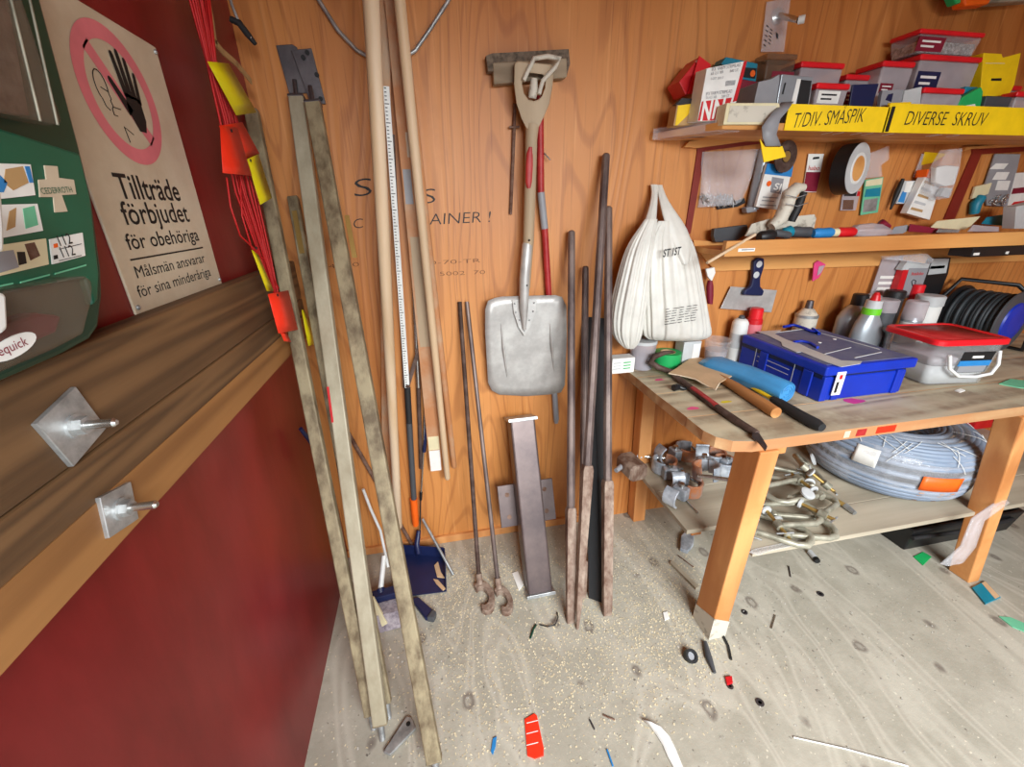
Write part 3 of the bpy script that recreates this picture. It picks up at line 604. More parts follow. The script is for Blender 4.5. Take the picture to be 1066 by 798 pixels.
# ------------------------------------------------------------------ shovel
def PY(x, y, d): return at(x, y, Y=YB-d)
sh = thing('shovel', 'aluminium square-mouth shovel with wooden D-grip hanging on plywood wall', 'shovel', PY(548, 408, .05))
out = [(515, 310), (523, 308.5), (578, 307), (585, 309), (589.5, 318), (590, 350), (588, 400), (584, 408), (575, 410), (548, 412), (520, 410.5), (512, 406), (508, 398), (505, 345), (505, 322), (508, 313)]
mb = MB(); cx, cy = 548, 360; grid = []; NS = 6
loop = [(x, y) for x, y in out]; vs = []
for s in range(NS+1):
    k = s/NS
    for x, y in loop:
        X, Y_ = cx+(x-cx)*k, cy+(y-cy)*k
        dish = .046-.018*max(0, (Y_-309)/100)+.010*(abs(X-cx)/42)**2
        vs.append(PY(X, Y_, dish))
n = len(loop); fs = [(s*n+i, s*n+(i+1) % n, (s+1)*n+(i+1) % n, (s+1)*n+i) for s in range(1, NS) for i in range(n)]+[(0, n+i, n+(i+1) % n) for i in range(n)]
mb.add(vs, fs, 0, True)
bl = mb.build('blade', M['shovel'], sh, solid=.003)
for a, b2 in (((521.5, 337), (528, 392)), ((572.5, 336), (577, 388))): MB().tube([PY(*a, .046), PY((a[0]+b2[0])/2, (a[1]+b2[1])/2, .05), PY(*b2, .036)], [.002, .0055, .002], 10).build('stiffening_rib', M['shovel'], bl)
MB().prism([PY(x, y, .056) for x, y in ((533, 312), (559, 311), (558, 325), (552, 340), (546, 350), (540, 341), (535, 326))], (0, .003, 0)).build('socket_plate', M['shovel'], bl, bevel=.001)
for x, y in ((536, 316), (556, 315), (537, 325), (555, 324), (546, 344), (541, 333), (551, 333)): MB().ball(PY(x, y, .0575), .0032, n=6).build('rivet', M['steel'], bl)
MB().tube([PY(546, 343, .062), PY(545.5, 320, .072), PY(546, 290, .073), PY(549, 255, .068), PY(550, 245, .066)], [.006, .0155, .0185, .0185, .006], 16).build('socket', M['shovel'], sh)
for x, y in ((551, 250), (548.5, 297)): MB().ball(PY(x, y, .089), .0035, n=6).build('socket_rivet', M['ink'], sh)
MB().tube([PY(547, 300, .07), PY(550, 250, .066), PY(552, 190, .06), PY(553, 145, .055), PY(554, 130, .053)], [.0165, .0185, .019, .019, .021], 16).build('shaft', M['grey_wood'], sh)
MB().rings([(PY(x, y, dd), V((w_, 0, 0)), V((0, .006, 0))) for x, y, w_, dd in ((550.6, 196, .006, .0745), (550.8, 190, .012, .0745), (551.6, 172, .0135, .072), (552, 160, .012, .0705), (552.4, 153, .006, .070))], 20).build('worn_label', M['red_old'], sh, label='worn red label on the shaft')
# D grip : a flat wooden frame
ov = [(535.5, 66), (539, 63.5), (573, 67), (576.5, 71), (575.5, 88), (572, 108), (566, 122), (560, 134), (548, 134), (543, 124), (537.5, 108), (535, 88)]
iv = [(544.5, 80), (548, 75.5), (565, 77.5), (568, 82), (567, 92), (564, 100), (560.5, 103.5), (556, 105), (550, 103.5), (545.5, 97), (543.5, 88), (543.5, 84)]
n = len(ov); vs = [PY(*p, .068) for p in ov]+[PY(*p, .068) for p in iv]+[PY(*p, .04) for p in ov]+[PY(*p, .04) for p in iv]
fs = []
for i in range(n):
    j = (i+1) % n; fs += [(i, j, n+j, n+i), (2*n+i, 3*n+i, 3*n+j, 2*n+j), (i, 2*n+i, 2*n+j, j), (n+i, n+j, 3*n+j, 3*n+i)]
MB().add(vs, fs).build('grip', M['grey_wood'], sh, bevel=.004, seg=3)
# ------------------------------------------------------------------ broom hung head-up behind the shovel
br = thing('broom', 'old wide broom hung bristles-up, red-and-white shaft behind the shovel', 'broom', PY(578, 438, .02))
MB().prism([PY(x, y, .036) for x, y in ((506, 58), (512, 55.5), (592, 51), (593.5, 66), (590, 79), (508, 74))], (0, .03, 0)).build('bristles', M['bristle'], br)
MB().prism([PY(x, y, .038) for x, y in ((513, 65), (590, 60), (590.5, 80), (587, 81), (514, 88))], (0, .028, 0)).build('head', M['dirt_wood'], br, bevel=.003)
MB().tube([PY(x, y, .075) for x, y in ((545, 84), (549, 75), (556, 61), (570, 58.5), (583, 61), (578, 70), (565, 84), (561, 98))], .0065, 10).build('bracket_loop', M['dirtyw'], br)
MB().tube([PY(554, 102, .06), PY(555.5, 92, .066), PY(556, 82, .066)], [.013, .013, .010], 12).build('bracket_socket', M['dirtyw'], br)
MB().tube([PY(562, 100, .028), PY(563, 201, .026)], .0115, 14).build('shaft', M['red_old'], br, label='red upper shaft')
MB().tube([PY(563, 200, .0255), PY(567, 238, .024)], .0125, 14).build('shaft_band', M['grey'], br, label='grey taped band')
MB().tube([PY(567, 237, .022), PY(577, 407, .014)], .0115, 14).build('shaft', M['red_old'], br)
MB().tube([PY(577, 406, .014), PY(579, 436, .013), PY(579, 440, .013)], [.0118, .0118, .008], 14).build('shaft_tip', M['grey'], br, label='bare grey tip')
t = thing('threaded_rod', 'rusty threaded rod with crosspiece hanging on wall left of the shovel shaft', 'rod', PY(532, 222, .008))
MB().tube([PY(536, 108, .012), PY(534, 165, .010), PY(531.5, 223, .008)], .0055, 10).build('bar', M['rust'], t)
MB().tube([PY(530, 132.3, .016), PY(540.5, 132, .016)], .0035, 8).build('cross_pin', M['rust'], t)
mb = MB().tube([PY(563.5, 155, 0), PY(567, 160, .02), PY(573, 166.5, .028)], .0022, 8); tag(mb.build('nail', M['steel']), 'bent nail in plywood just right of the shovel shaft', 'nail')
# ------------------------------------------------------------------ spanner rods
def spanner(label, top, foot, tip, mtl):
    c = at(*foot, Z=.012); p1 = PY(*top, .008); o = thing('spanner_rod', label, 'spanner', V((c.x, c.y, 0)), 'iron rods with open jaws leaning on wall')
    MB().tube([p1, p1+(c-p1)*.5, c+(p1-c)*.02], [.0075, .0082, .0088], 12).build('rod', mtl, o)
    d = (at(*tip, Z=.012)-c); L = d.length; d = d.normalized(); r = d.cross(V((0, 0, 1))).normalized()
    mb = MB(); pts = []
    for k in range(15):      # open jaw : C opening to the right
        a = math.radians(52+(308-52)*k/14); pts.append((math.cos(a), math.sin(a)))
    R0, R1 = L*.62, L*.34; cc = c+d*L*.55; vs = []
    for h in (.013, -.011):
        for (cx_, sx_) in pts: vs += [cc+r*cx_*R0*.52-d*sx_*R0*.95+V((0, 0, h)), cc+r*(cx_*R1+.25*R1)*.52-d*sx_*R1*.95+V((0, 0, h))]
    m = len(pts); fs = []
    for k in range(m-1):
        a = 2*k; b2 = a+2*m; fs += [(a, a+1, a+3, a+2), (b2, b2+2, b2+3, b2+1), (a, a+2, b2+2, b2), (a+1, b2+1, b2+3, a+3)]
    fs += [(0, 2*m, 2*m+1, 1), (2*m-2, 2*m-1, 4*m-1, 4*m-2)]
    mb.add(vs, fs); mb.tube([c+(p1-c)*.04, c+d*L*.1], .0125, 12); mb.build('open_jaw', M['bar_tip'], o, bevel=.003)
spanner('left dark iron rod standing on its open spanner jaw', (478.5, 314), (499, 607), (508, 634), M['rust_dark'])
spanner('purplish iron rod standing on its open spanner jaw, nearer the steel post', (486, 314), (519, 612), (528, 636), M['bar_iron'])
# ------------------------------------------------------------------ square steel post with plates
zb = .014; f = at(563, 618, Z=zb); tp = PY(544, 436, .118)
po = thing('steel_post', 'square steel post with end plates and drilled cross plate leaning on wall', 'steel post', V((f.x, f.y, 0)))
ax = (tp-f).normalized(); ux = V((1, 0, 0)); ux = (ux-ax*ux.dot(ax)).normalized(); nz_ = ux.cross(ax).normalized()
if nz_.y > 0: nz_ = -nz_
L = (tp-f).length; hw = .049
MB().obox(f+ax*L/2-nz_*.045, ux*hw, nz_*.045, ax*L/2).build('square_tube', M['mill_steel'], po, bevel=.008, seg=3)
for k in (0, L): MB().obox(f+ax*k-nz_*.043, ux*.057, nz_*.056, ax*.006).build('end_plate', M['steel'], po, bevel=.001)
c = f+ax*(L*.485)-nz_*.094
cp = MB().obox(c, ux*.115, nz_*.005, ax*.085).build('cross_plate', M['mill_steel'], po, bevel=.002)
for sx in (-.078, .078):
    for sz in (-.045, .045): MB().lathe(c+ux*sx+ax*sz+nz_*.004, nz_, [(0, .0095), (.0016, .0095), (.0016, .006), (.0017, .006)], 16).build('bolt_hole', M['rust'], cp)
# ------------------------------------------------------------------ digging bars and black channel
def dbar(label, top, dt, foot, r, pointed, knee=None, name='digging_bar', zb_=0.0):
    p1 = PY(*top, dt); c = at(*foot, Z=zb_); o = thing(name, label, 'iron bar', V((c.x, c.y, 0)), 'digging bars leaning on the wall')
    d = (p1-c); n = d.normalized(); L = d.length; kk = .30 if knee is None else knee
    MB().tube([c+d*kk, c+d*(kk+.01), p1-n*.03, p1-n*.006, p1], [r*.9, r, r*.86, r*.82, r*.5], 8, sm=False).build('shank', M['bar_iron'], o, bevel=.0015)
    u = n.cross(V((0, -1, 0))).normalized(); q = u.cross(n); mb = MB()
    rows = [(.0, .25, .22), (.06, .62, .55), (kk*.98, 1.14, 1.0), (kk+.004, .9, .9)] if pointed else [(.0, .95, .45), (.03, 1.05, .6), (kk*.98, 1.1, 1.0), (kk+.004, .9, .9)]
    vs = []
    for (t, a, b2) in rows: vs += [c+d*t+u*(r*a*i)+q*(r*b2*j) for i, j in ((-1, -1), (1, -1), (1, 1), (-1, 1))]
    fs = [(i*4+k, i*4+(k+1) % 4, i*4+4+(k+1) % 4, i*4+4+k) for i in range(3) for k in range(4)]+[(0, 1, 2, 3), (12, 13, 14, 15)]
    mb.add(vs, fs).build('forged_tip', M['bar_tip'], o, bevel=.002)
dbar('leftmost digging bar, next to the shovel blade, with straight shank', (595, 240), .03, (594, 648), .0155, False)
dbar('shortest digging bar, second from the left, with bluish shank', (609.5, 277), .04, (606, 622), .0150, False, .12)
dbar('longest digging bar, slanting across the others to a pointed tip', (631, 160), .03, (601, 655), .0165, True, .36)
dbar('rightmost digging bar, standing against the black channel', (633.5, 215), .02, (632, 640), .0165, False, .34)
mb = MB(); a0, a1 = at(613, 622, Z=0), PY(608, 330, .012); b0, b1_ = at(627, 627, Z=0), PY(616, 330, .035); c0, c1 = at(634, 606, Z=0), PY(637, 332, .012)
for (p, q, s, t_) in ((a0, a1, b0, b1_), (b0, b1_, c0, c1)):
    mb.add([p, s, t_, q], [(0, 1, 2, 3)])
tag(mb.build('plastic_channel', M['black_rb'], solid=.004), 'black V-shaped channel profile standing behind the digging bars', 'channel')
# ------------------------------------------------------------------ white carrier bag
bgp = thing('carrier_bag', 'full white carrier bag hanging on the plywood wall above the bench corner', 'bag', PY(690, 358, .08))
def bag(rows, d, pleat, k, nm, m='bag'):
    R = []
    for (y, xl, xr, hd) in rows:
        a, b2 = PY(xl, y, d), PY(xr, y, d); R.append(((a+b2)/2, (b2-a)/2, V((0, hd, 0))))
    return MB().rings(R, 110, 0, pleat, k).build(nm, M[m], bgp, subd=1)
bag([(230, 686, 706, .008), (238, 680, 712, .014), (247, 674, 718, .022), (256, 670, 722, .035), (275, 667, 727, .05), (295, 666, 730, .06), (320, 667, 734, .068), (338, 668, 737, .068), (346, 669, 738.5, .06), (350, 671, 737, .048), (353, 676, 730, .025)], .085, .075, 13, 'bag_body')
bag([(228, 672, 684, .012), (240, 664, 682, .02), (252, 656, 681, .03), (266, 650, 678, .04), (290, 644, 674, .05), (315, 638, 672, .055), (335, 636, 669, .052), (348, 638, 667, .045), (357, 644, 664, .032), (362, 650, 660, .014)], .105, .08, 9, 'side_lobe')
MB().rings([(PY(x, y, dd), (PY(x+w_, y, dd)-PY(x, y, dd)), V((0, .010, 0))) for x, y, w_, dd in ((680.5, 192, 3.5, .02), (681.5, 199, 3, .03), (681, 210, 3.4, .05), (677, 232, 6, .075), (673, 250, 7.5, .10), (669, 270, 6, .12), (667, 282, 2, .13))], 24, 0, .12, 6).build('handle_loop', M['bag'], bgp, subd=1)
MB().rings([(PY(x, y, dd), (PY(x+w_, y, dd)-PY(x, y, dd)), V((0, .010, 0))) for x, y, w_, dd in ((686, 192.5, 3, .02), (688.5, 202, 3.4, .04), (694, 216, 6, .065), (701, 230, 9.5, .085), (708, 246, 11, .10), (712, 262, 8, .125), (713, 275, 3, .135))], 24, 0, .12, 6).build('handle_loop', M['bag'], bgp, subd=1)
mb = MB()
for body, p, q, h in (('ST', (690, 267.5), (697, 266.5), .026), ('1ST', (699.5, 266), (708, 264.5), .026)):
    a, b2 = at(*p, Y=YB-.155), at(*q, Y=YB-.155); mb.text(body, a, b2-a, (.05, 0, 1), h, (b2-a).length, 0, .02)
for k in range(7):
    for j in range(5):
        x = 693+j*7+random.uniform(0, 2)-k*.5; y = 319+k*2.6-j*1.0+3
        a, b2 = at(x, y, Y=YB-.158), at(x+random.uniform(3.5, 6), y-.8, Y=YB-.158); mb.tube([a, b2], .0011, 4)
mb.build('bag_print', M['ink'], bgp, kind='stuff')
# ------------------------------------------------------------------ dustpan, brush and loose rods in the corner
for k, (pp, lb_) in enumerate(((((452, 588), (456, 584), (459, 595), (463, 601), (455, 600)), 'pale wood chip lying in the navy dustpan'), (((451, 602), (456, 603), (464, 612), (461, 614), (454, 607)), 'curled pale shaving at front of the navy dustpan'))):
    tag(MB().prism([at(x, y, Z=.014) for x, y in pp], (0, 0, -.005)).build('wood_chip', M['cardboard'], bevel=.001), lb_, 'wood chip', 'chips in the dustpan')
dp = thing('dustpan', 'navy dustpan lying on floor against the wall behind the braces', 'dustpan', at(440, 600, Z=0))
P = [at(x, y, Z=.004) for x, y in ((408, 623), (464, 616), (463, 580), (416, 577))]
mb = MB().prism(P, (0, 0, .004)); up_ = V((0, 0, .055))
for a, b2 in ((P[1], P[2]), (P[2], P[3]), (P[3], P[0])): mb.prism([a, b2, b2+up_, a+up_*(.25 if a is P[1] else 1)] if a is not P[3] else [a, b2, b2+up_*.25, a+up_], ((0, .004, 0) if a is P[2] else (.004, 0, 0)))
mb.build('pan', M['navy'], dp, bevel=.002)
MB().tube([at(436, 577, Y=1.405), at(434, 566, Y=1.44), at(436, 552, Y=1.465)], [.012, .012, .009], 12).build('pan_socket', M['navy'], dp)
bs = thing('hand_brush', 'navy floor brush with pale bristles and white stick behind brace foot', 'brush', at(400, 640, Z=0))
MB().prism([at(x, y, Z=.05) for x, y in ((384, 622), (420, 612), (424, 620), (386, 630))], (0, 0, .03)).build('brush_head', M['navy'], bs, bevel=.004)
MB().prism([at(x, y, Z=.002) for x, y in ((384, 648), (424, 637), (428, 650), (390, 660))], (0, .03, .05)).build('bristles', M['bristle_l'], bs)
MB().tube([at(396, 615, Z=.07), at(400, 578, Z=.16)], .010, 12).build('stick', M['white_pl'], bs)
MB().tube([at(397, 618, Z=.066), at(396, 612, Z=.08)], .015, 12).build('collar', M['navy'], bs)
o = MB().tube([PY(378, 509, .06), PY(386, 530, .06), PY(396, 552, .07), at(404, 590, Z=.05)], .006, 8).build('curved_wire', M['white_pl']); tag(o, 'white curved wire hooked behind the braces near the baseboard', 'wire')
o = MB().tube([at(472, 598, Z=.007), PY(440, 540, .03)], .0062, 8).build('thin_rod', M['steel']); tag(o, 'thin grey rod leaning on wall right of the dustpan', 'rod')
o = MB().tube([PY(352, 432, .014), PY(408, 530, .014), PY(432, 572, .03)], .008, 8).build('rusty_rod', M['rust']); tag(o, 'rusty rod crossing diagonally behind the leaning braces', 'rod')
nb = thing('squeegee', 'navy scraper blade with short handle lying beside the dustpan on floor', 'scraper', at(440, 640, Z=0))
MB().prism([at(x, y, Z=.004) for x, y in ((428, 626), (436, 624), (454, 640), (452, 648), (443, 646))], (0, 0, .018)).build('blade', M['navy'], nb, bevel=.004)
MB().prism([at(x, y, Z=.004) for x, y in ((445, 647), (452, 648), (455, 641), (451, 638))], (0, 0, .024)).build('tip', M['dgrey'], nb, bevel=.003)
o = MB().bar(at(386, 622, Z=.10), at(401, 650, Z=.02), .022, .012).build('wood_offcut', M['cream'], bevel=.002); tag(o, 'small yellowish offcut propped on the brush bristles', 'offcut')
o = MB().tube([at(313, 446, X=XL+.03), at(336, 475, X=XL+.055)], [.006, .010], 10).build('blue_stick', M['navy']); tag(o, 'dark blue stick end poking out on red wall behind braces', 'stick')
# ------------------------------------------------------------------ upper shelf with taped-on labels
YF1 = 1.27; Z1b, Z1t = 1.598, 1.618
us = thing('wall_shelf', 'upper wooden shelf with yellow handwritten label boards along its front edge', 'shelf', V((1.9, 1.4, Z1b)))
lb = at(676, 147, Y=YB-.002); fl_ = at(753, 133, Y=YF1)
MB().prism([V((lb.x, YB-.001, Z1b)), V((fl_.x, YF1+.004, Z1b)), V((XR-.02, YF1+.004, Z1b)), V((XR-.02, YB-.001, Z1b))], (0, 0, Z1t-Z1b)).build('board', M['shelf_wood'], us, bevel=.002)
MB().prism([V((lb.x-.004, YB-.03, Z1b-.003)), V((fl_.x-.004, YF1+.02, Z1b-.003)), V((fl_.x+.07, YF1+.02, Z1b-.003)), V((lb.x+.08, YB-.03, Z1b-.003))], (0, 0, .032)).build('clear_tape_wrap', M['film'], us)
def fasc(px0, px1, nm, label, body, tx0, tx1, ty0, ty1, h):
    a, b2 = at(px0, 136.5, Y=YF1), at(px1, 136.8 if px1 < 1000 else 139.5, Y=YF1); zt = at((px0+min(px1, 1066))/2, 109.5, Y=YF1).z
    mb = MB().box((a.x, YF1, Z1b), (b2.x, YF1+.003, zt)); o = mb
    A, B_ = at(tx0, ty0, Y=YF1-.0006), at(tx1, ty1, Y=YF1-.0006); d = B_-A
    mb.text(body, A, d, V((0, 0, 1)), h, d.length, 1, -.008, .12)
    mb.build(nm, [M['yellow'], M['ink']], us)
fasc(816, 920, 'label_board', '', 'T/DIV. SMÅSPIK', 824, 898, 133, 127, .040)
fasc(918.5, 1075, 'label_board', '', 'DIVERSE  SKRUV', 941, 1024, 130, 131, .040)
a = at(921, 138, Y=YF1-.001); MB().box((a.x-.0, YF1-.003, Z1b+.002), (a.x+.011, YF1, Z1b+.07)).build('label_gap_strip', M['black'], us)
for px in (868, 880, 899, 911, 933, 980, 984, 1002):
    a, b2 = at(px+1.5, 138, Y=YF1), at(px-1.5, 145, Y=YF1+.12); MB().box((a.x-.0015, YF1+.012, Z1b-.0012), (a.x+.0015, YF1+.05, Z1b)).build('white_dash', M['white_pl'], us)  # short white strips under the front of the board
def bxq(x0, x1, y0, y1, Y, depth, zb=None):     # upright box whose front spans the given photo columns; stands on zb
    a, b2 = at(x0, (y0+y1)/2, Y=Y), at(x1, (y0+y1)/2, Y=Y); zt = at((x0+x1)/2, y0, Y=Y).z; z0 = at((x0+x1)/2, y1, Y=Y).z if zb is None else zb
    return V((a.x, Y, z0)), V((b2.x, Y+depth, zt))
def smark(mb, lo, hi, fx0, fx1, fz0, fz1, mi, d=.0008):
    w_, h_ = hi.x-lo.x, hi.z-lo.z; mb.box((lo.x+w_*fx0, lo.y-d, lo.z+h_*fz0), (lo.x+w_*fx1, lo.y, lo.z+h_*fz1), mi)
def lidtub(label, x0, x1, y0, y1, Y, depth, zb=None, body='frost', lid='red_lid', lab=None, fill=None, group='red-lidded screw tubs on the upper shelf', cat='tub', name='lidded_tub'):
    lo, hi = bxq(x0, x1, y0, y1, Y, depth, zb); o = thing(name, label, cat, V(((lo.x+hi.x)/2, (lo.y+hi.y)/2, lo.z)), group)
    lt = min(.016, (hi.z-lo.z)*.2); c = (lo+hi)/2; hx_, hy_ = (hi.x-lo.x)/2, (hi.y-lo.y)/2
    k0, k1 = .86, .96; zt = hi.z-lt
    vs = [V((c.x+i*hx_*k, c.y+j*hy_*k, z)) for k, z in ((k0, lo.z), (k1, zt)) for i, j in ((-1, -1), (1, -1), (1, 1), (-1, 1))]
    MB().add(vs, [(0, 1, 2, 3), (4, 5, 6, 7)]+[(i, (i+1) % 4, 4+(i+1) % 4, 4+i) for i in range(4)]).build('tub_body', M[body], o, bevel=.006, seg=3)
    MB().box((lo.x, lo.y, zt), (hi.x, hi.y, hi.z)).build('lid', M[lid], o, bevel=.005, seg=3)
    if fill:
        MB().box((c.x-hx_*.84, c.y-hy_*.84, lo.z+.004), (c.x+hx_*.84, c.y+hy_*.84, lo.z+(zt-lo.z)*.66)).build('contents', M[fill], o)
    if lab:
        f0, f1, g0, g1, m, m2 = lab; H_ = zt-lo.z; W_ = hx_*2
        def fy(z): k = k0+(k1-k0)*(z-lo.z)/H_; return c.y-hy_*k-.0012
        z0, z1 = lo.z+H_*g0, lo.z+H_*g1; xa, xb = lo.x+W_*f0, lo.x+W_*f1
        mb = MB().prism([V((xa, fy(z0), z0)), V((xb, fy(z0), z0)), V((xb, fy(z1), z1)), V((xa, fy(z1), z1))], (0, .001, 0))
        for r in range(2):
            za = z0+(z1-z0)*(.62-.34*r); zb2 = za+(z1-z0)*.14
            mb.prism([V((xa+.15*(xb-xa), fy(za)-.0003, za)), V((xa+(.85-.2*r)*(xb-xa), fy(za)-.0003, za)), V((xa+(.85-.2*r)*(xb-xa), fy(zb2)-.0003, zb2)), V((xa+.15*(xb-xa), fy(zb2)-.0003, zb2))], (0, .0004, 0), 1)
        mb.build('tub_label', [M[m], M[m2]], o)
    return o, lo, hi
M['grit'] = mat('dark_screw_heap', (60, 50, 46), .5, .4, col2=(130, 122, 116), scale=120, bump=.8, bscale=150)
M['grit_l'] = mat('zinc_screw_heap', (112, 110, 108), .35, .7, col2=(220, 220, 218), scale=110, bump=1, bscale=140)
# back row
lidtub('clear box of dark screws with maroon label behind the grey carton', 797, 829, 55, 84, 1.42, .06, Z1t, 'smoke', 'smoke', (.25, .98, .55, .84, 'maroon', 'paper'), 'grit', None)
lidtub('red-lidded tub standing behind the grey carton, against the wall', 832, 878, 64, 92, 1.40, .09, Z1t, 'frost', 'red_lid', (.35, .98, .5, .72, 'maroon', 'paper'))
lidtub('flat red-lidded tub behind the dark blue card', 880, 907, 77, 95, 1.41, .08, Z1t, 'frost', 'red_lid', (.1, .8, .55, .78, 'maroon', 'paper'))
lidtub('red-lidded tub left of the two stacked screw tubs', 917, 951, 63, 91, 1.37, .10, Z1t, 'frost', 'red_lid', (.1, .5, .6, .75, 'maroon', 'paper'))
_, lo, hi = lidtub('lower of the two stacked tubs, dark contents under a red lid', 955, 1020, 57, 88, 1.37, .11, Z1t, 'frost', 'red_lid', (.04, .4, .6, .85, 'navy', 'paper'), 'grit')
lidtub('upper of the two stacked tubs, full of silver screws', 955, 1024, 31, 57, 1.37, .10, hi.z+.0005, 'clear', 'red_lid', (.02, .42, .12, .85, 'maroon', 'paper'), 'grit_l')
lidtub('red-lidded tub at right behind the black box', 1025, 1064, 88, 100, 1.437, .045, Z1t, 'frost', 'red_lid')
# front row
lidtub('bright red-lidded tub with white handwritten label beside grey carton', 849, 884, 86, 107, 1.31, .08, Z1t, 'frost', 'red_lid', (.1, .75, .62, .95, 'paper', 'ink'))
lidtub('small red-lidded tub in front row below the stacked tubs', 960, 1003, 91, 111, 1.31, .05, Z1t, 'frost', 'red_lid')
lidtub('red-lidded tub at the right picture edge in front row', 1057, 1090, 95, 112, 1.31, .05, Z1t, 'frost', 'red_lid')
def card(name, label, cat, pts, Y, depth, m, marks=(), parts=(), group=None, bevel=.001):
    o = thing(name, label, cat, sum((at(x, y, Y=Y) for x, y in pts), V((0, 0, 0)))/len(pts)*1.0, group)
    quad(pts, Y, depth).build('body', M[m], o, bevel=bevel)
    for nm, mp_, mm in parts: quad(mp_, Y-.0012, .0012).build(nm, M[mm], o)
    for (body, p, q, h, mm) in marks:
        a, b2 = at(*p, Y=Y-.0018), at(*q, Y=Y-.0018); d = b2-a; mb = MB(); mb.text(body, a, d, V((-d.z, 0, d.x)).normalized(), h, d.length, 0, -.005); mb.build('print', M[mm], o)
    return o
def zf(x, Y=1.3): return None
card('blue_card', 'dark blue upright card between red-lidded tubs in the front row', 'card', [(884, 112), (888, 88), (915, 87), (908, 112)], 1.33, .006, 'navy')
card('card_pack', 'grey printed blister pack behind the gap between the yellow labels', 'pack', [(915, 115), (919, 94), (941, 93), (938, 115)], 1.315, .012, 'grey', parts=[('blue_print', [(922, 104), (925, 98), (930, 97), (928, 106)], 'navy')])
card('card_pack', 'plain grey blister pack leaning left of small red-lidded tub', 'pack', [(938, 115), (942, 94), (960, 90), (957, 115)], 1.31, .012, 'lgrey')
card('small_tag', 'small yellow tag peeking above the second yellow label board', 'tag', [(924, 113), (925, 107), (949, 106), (948, 113)], 1.29, .003, 'yellow')
gp = thing('plastic_pouch', 'crumpled green pouch between red-lidded tub and black box', 'pouch', at(1012, 110, Y=1.32))
quad([(994, 114), (1002, 101), (1022, 90), (1024, 95), (1021, 114)], 1.32, .02).build('pouch', M['green_tape'], gp, bevel=.004)
quad([(994, 112), (1015, 108), (1016, 112), (996, 115)], 1.312, .006).build('paper_slip', M['paper'], gp)
lo, hi = bxq(1025, 1052, 100, 114, 1.31, .05, Z1t); o = MB().box(lo, hi).build('black_box', M['dgrey'], bevel=.003); tag(o, 'low black open box in front row at right end', 'box')
lo, hi = bxq(1004, 1017, 90, 100, 1.345, .018, Z1t); o = MB().box(lo, hi).build('teal_box', M['teal'], bevel=.003); tag(o, 'teal box half hidden behind the green pouch', 'box')
yb = card('open_carton', 'torn-open yellow carton standing right of the stacked tubs', 'carton', [(1020, 100), (1024, 55), (1043, 56), (1044, 60), (1063, 55), (1056, 88), (1050, 100)], 1.37, .06, 'yellow', parts=[('fold_line', [(1026, 66), (1026, 65.4), (1046, 65.6), (1046, 66.2)], 'cream'), ('small_print', [(1032, 84), (1032.5, 81.5), (1043, 81.3), (1042.5, 84)], 'ink')])
# cartons at the left end
rb = thing('red_carton', 'bright red carton with open flap tipped against wall, leftmost on upper shelf', 'carton', at(720, 96, Y=1.42), None)
MB().prism([at(x, y, Y=1.40) for x, y in ((707, 85), (728, 59), (737, 67), (733, 92), (714, 99))], (0, .07, 0)).build('box', M['red'], rb, bevel=.002)
MB().prism([at(x, y, Y=1.39) for x, y in ((728, 58), (740, 67), (733, 96), (716, 98))], (0, .003, 0)).build('flap', M['red_lid'], rb)
for k in range(3): quad([(724+k*2.2, 64+k*1.9), (726+k*2.2, 62.2+k*1.9), (731+k*1, 67+k*1.5), (729+k*1, 69+k*1.5)], 1.3985, .001).build('white_print', M['paper'], rb) if k == 0 else None
nb = thing('nail_carton', 'white and red nail carton with big NN lettering leaning on shelf', 'carton', at(742, 128, Y=1.30))
P = [(726, 126), (736, 71), (778, 63), (767, 105), (754, 126)]
MB().prism([at(x, y, Y=1.31) for x, y in P], (0, .055, .004)).build('box', M['paper'], nb, bevel=.001)
quad([(726.5, 125.5), (731, 105.5), (762, 101.5), (757, 118), (753, 125.5)], 1.3088, .001).build('red_band', M['red'], nb)
quad([(774.5, 64), (778, 63), (767, 105), (763, 106)], 1.3088, .001).build('red_edge', M['red'], nb)
mb = MB()
for body, p, q, h in (('N', (729, 125), (739, 124), .05), ('N', (741, 123), (752, 121), .05)):
    a, b2 = at(*p, Y=1.3082), at(*q, Y=1.3082); mb.text(body, a, b2-a, (.06, 0, 1), h, (b2-a).length, 0, .03)
mb.build('big_letters', M['paper'], nb)
mb = MB()
for body, p, q, h in (('IFX VARM STRIMLAD', (741, 74), (771, 69), .009), ('65 2,5 XR       500 ST.', (740, 78), (769, 74), .007), ('LOT 2017', (740, 83), (753, 82), .006), ('IFX VARM STRIMLAD', (735, 99.5), (762, 96.5), .009), ('25,4,5 XR      500 ST', (734.5, 103), (759, 101), .007)):
    a, b2 = at(*p, Y=1.3084), at(*q, Y=1.3084); mb.text(body, a, b2-a, (0, 0, 1), h, (b2-a).length, 0, 0)
for k in range(9): quad([(755+k*1.15, 89.5-k*.12), (755.6+k*1.15, 89.4-k*.12), (756.6+k*1.15, 84-k*.12), (756+k*1.15, 84.1-k*.12)], 1.3086, .0004, 0, mb)
mb.build('print', M['grey'], nb)
yp = thing('sandpaper_pack', 'yellow and grey packet at left end of upper shelf below red carton', 'packet', at(712, 132, Y=1.34))
quad([(701, 131), (705, 108), (727, 104), (723, 130)], 1.365, .04).build('pack', M['tan'], yp, bevel=.002)
quad([(703, 130.5), (706, 110), (726, 107), (722, 114), (705, 130.5)], 1.3635, .0015).build('yellow_face', M['yellow'], yp)
quad([(703, 109), (710, 102), (728, 103), (726, 107), (708, 109)], 1.3615, .02).build('black_flap', M['black'], yp)
o = thing('cream_carton', 'low cream textured carton lying at shelf front edge beside nail carton', 'carton', at(780, 134, Y=1.275))
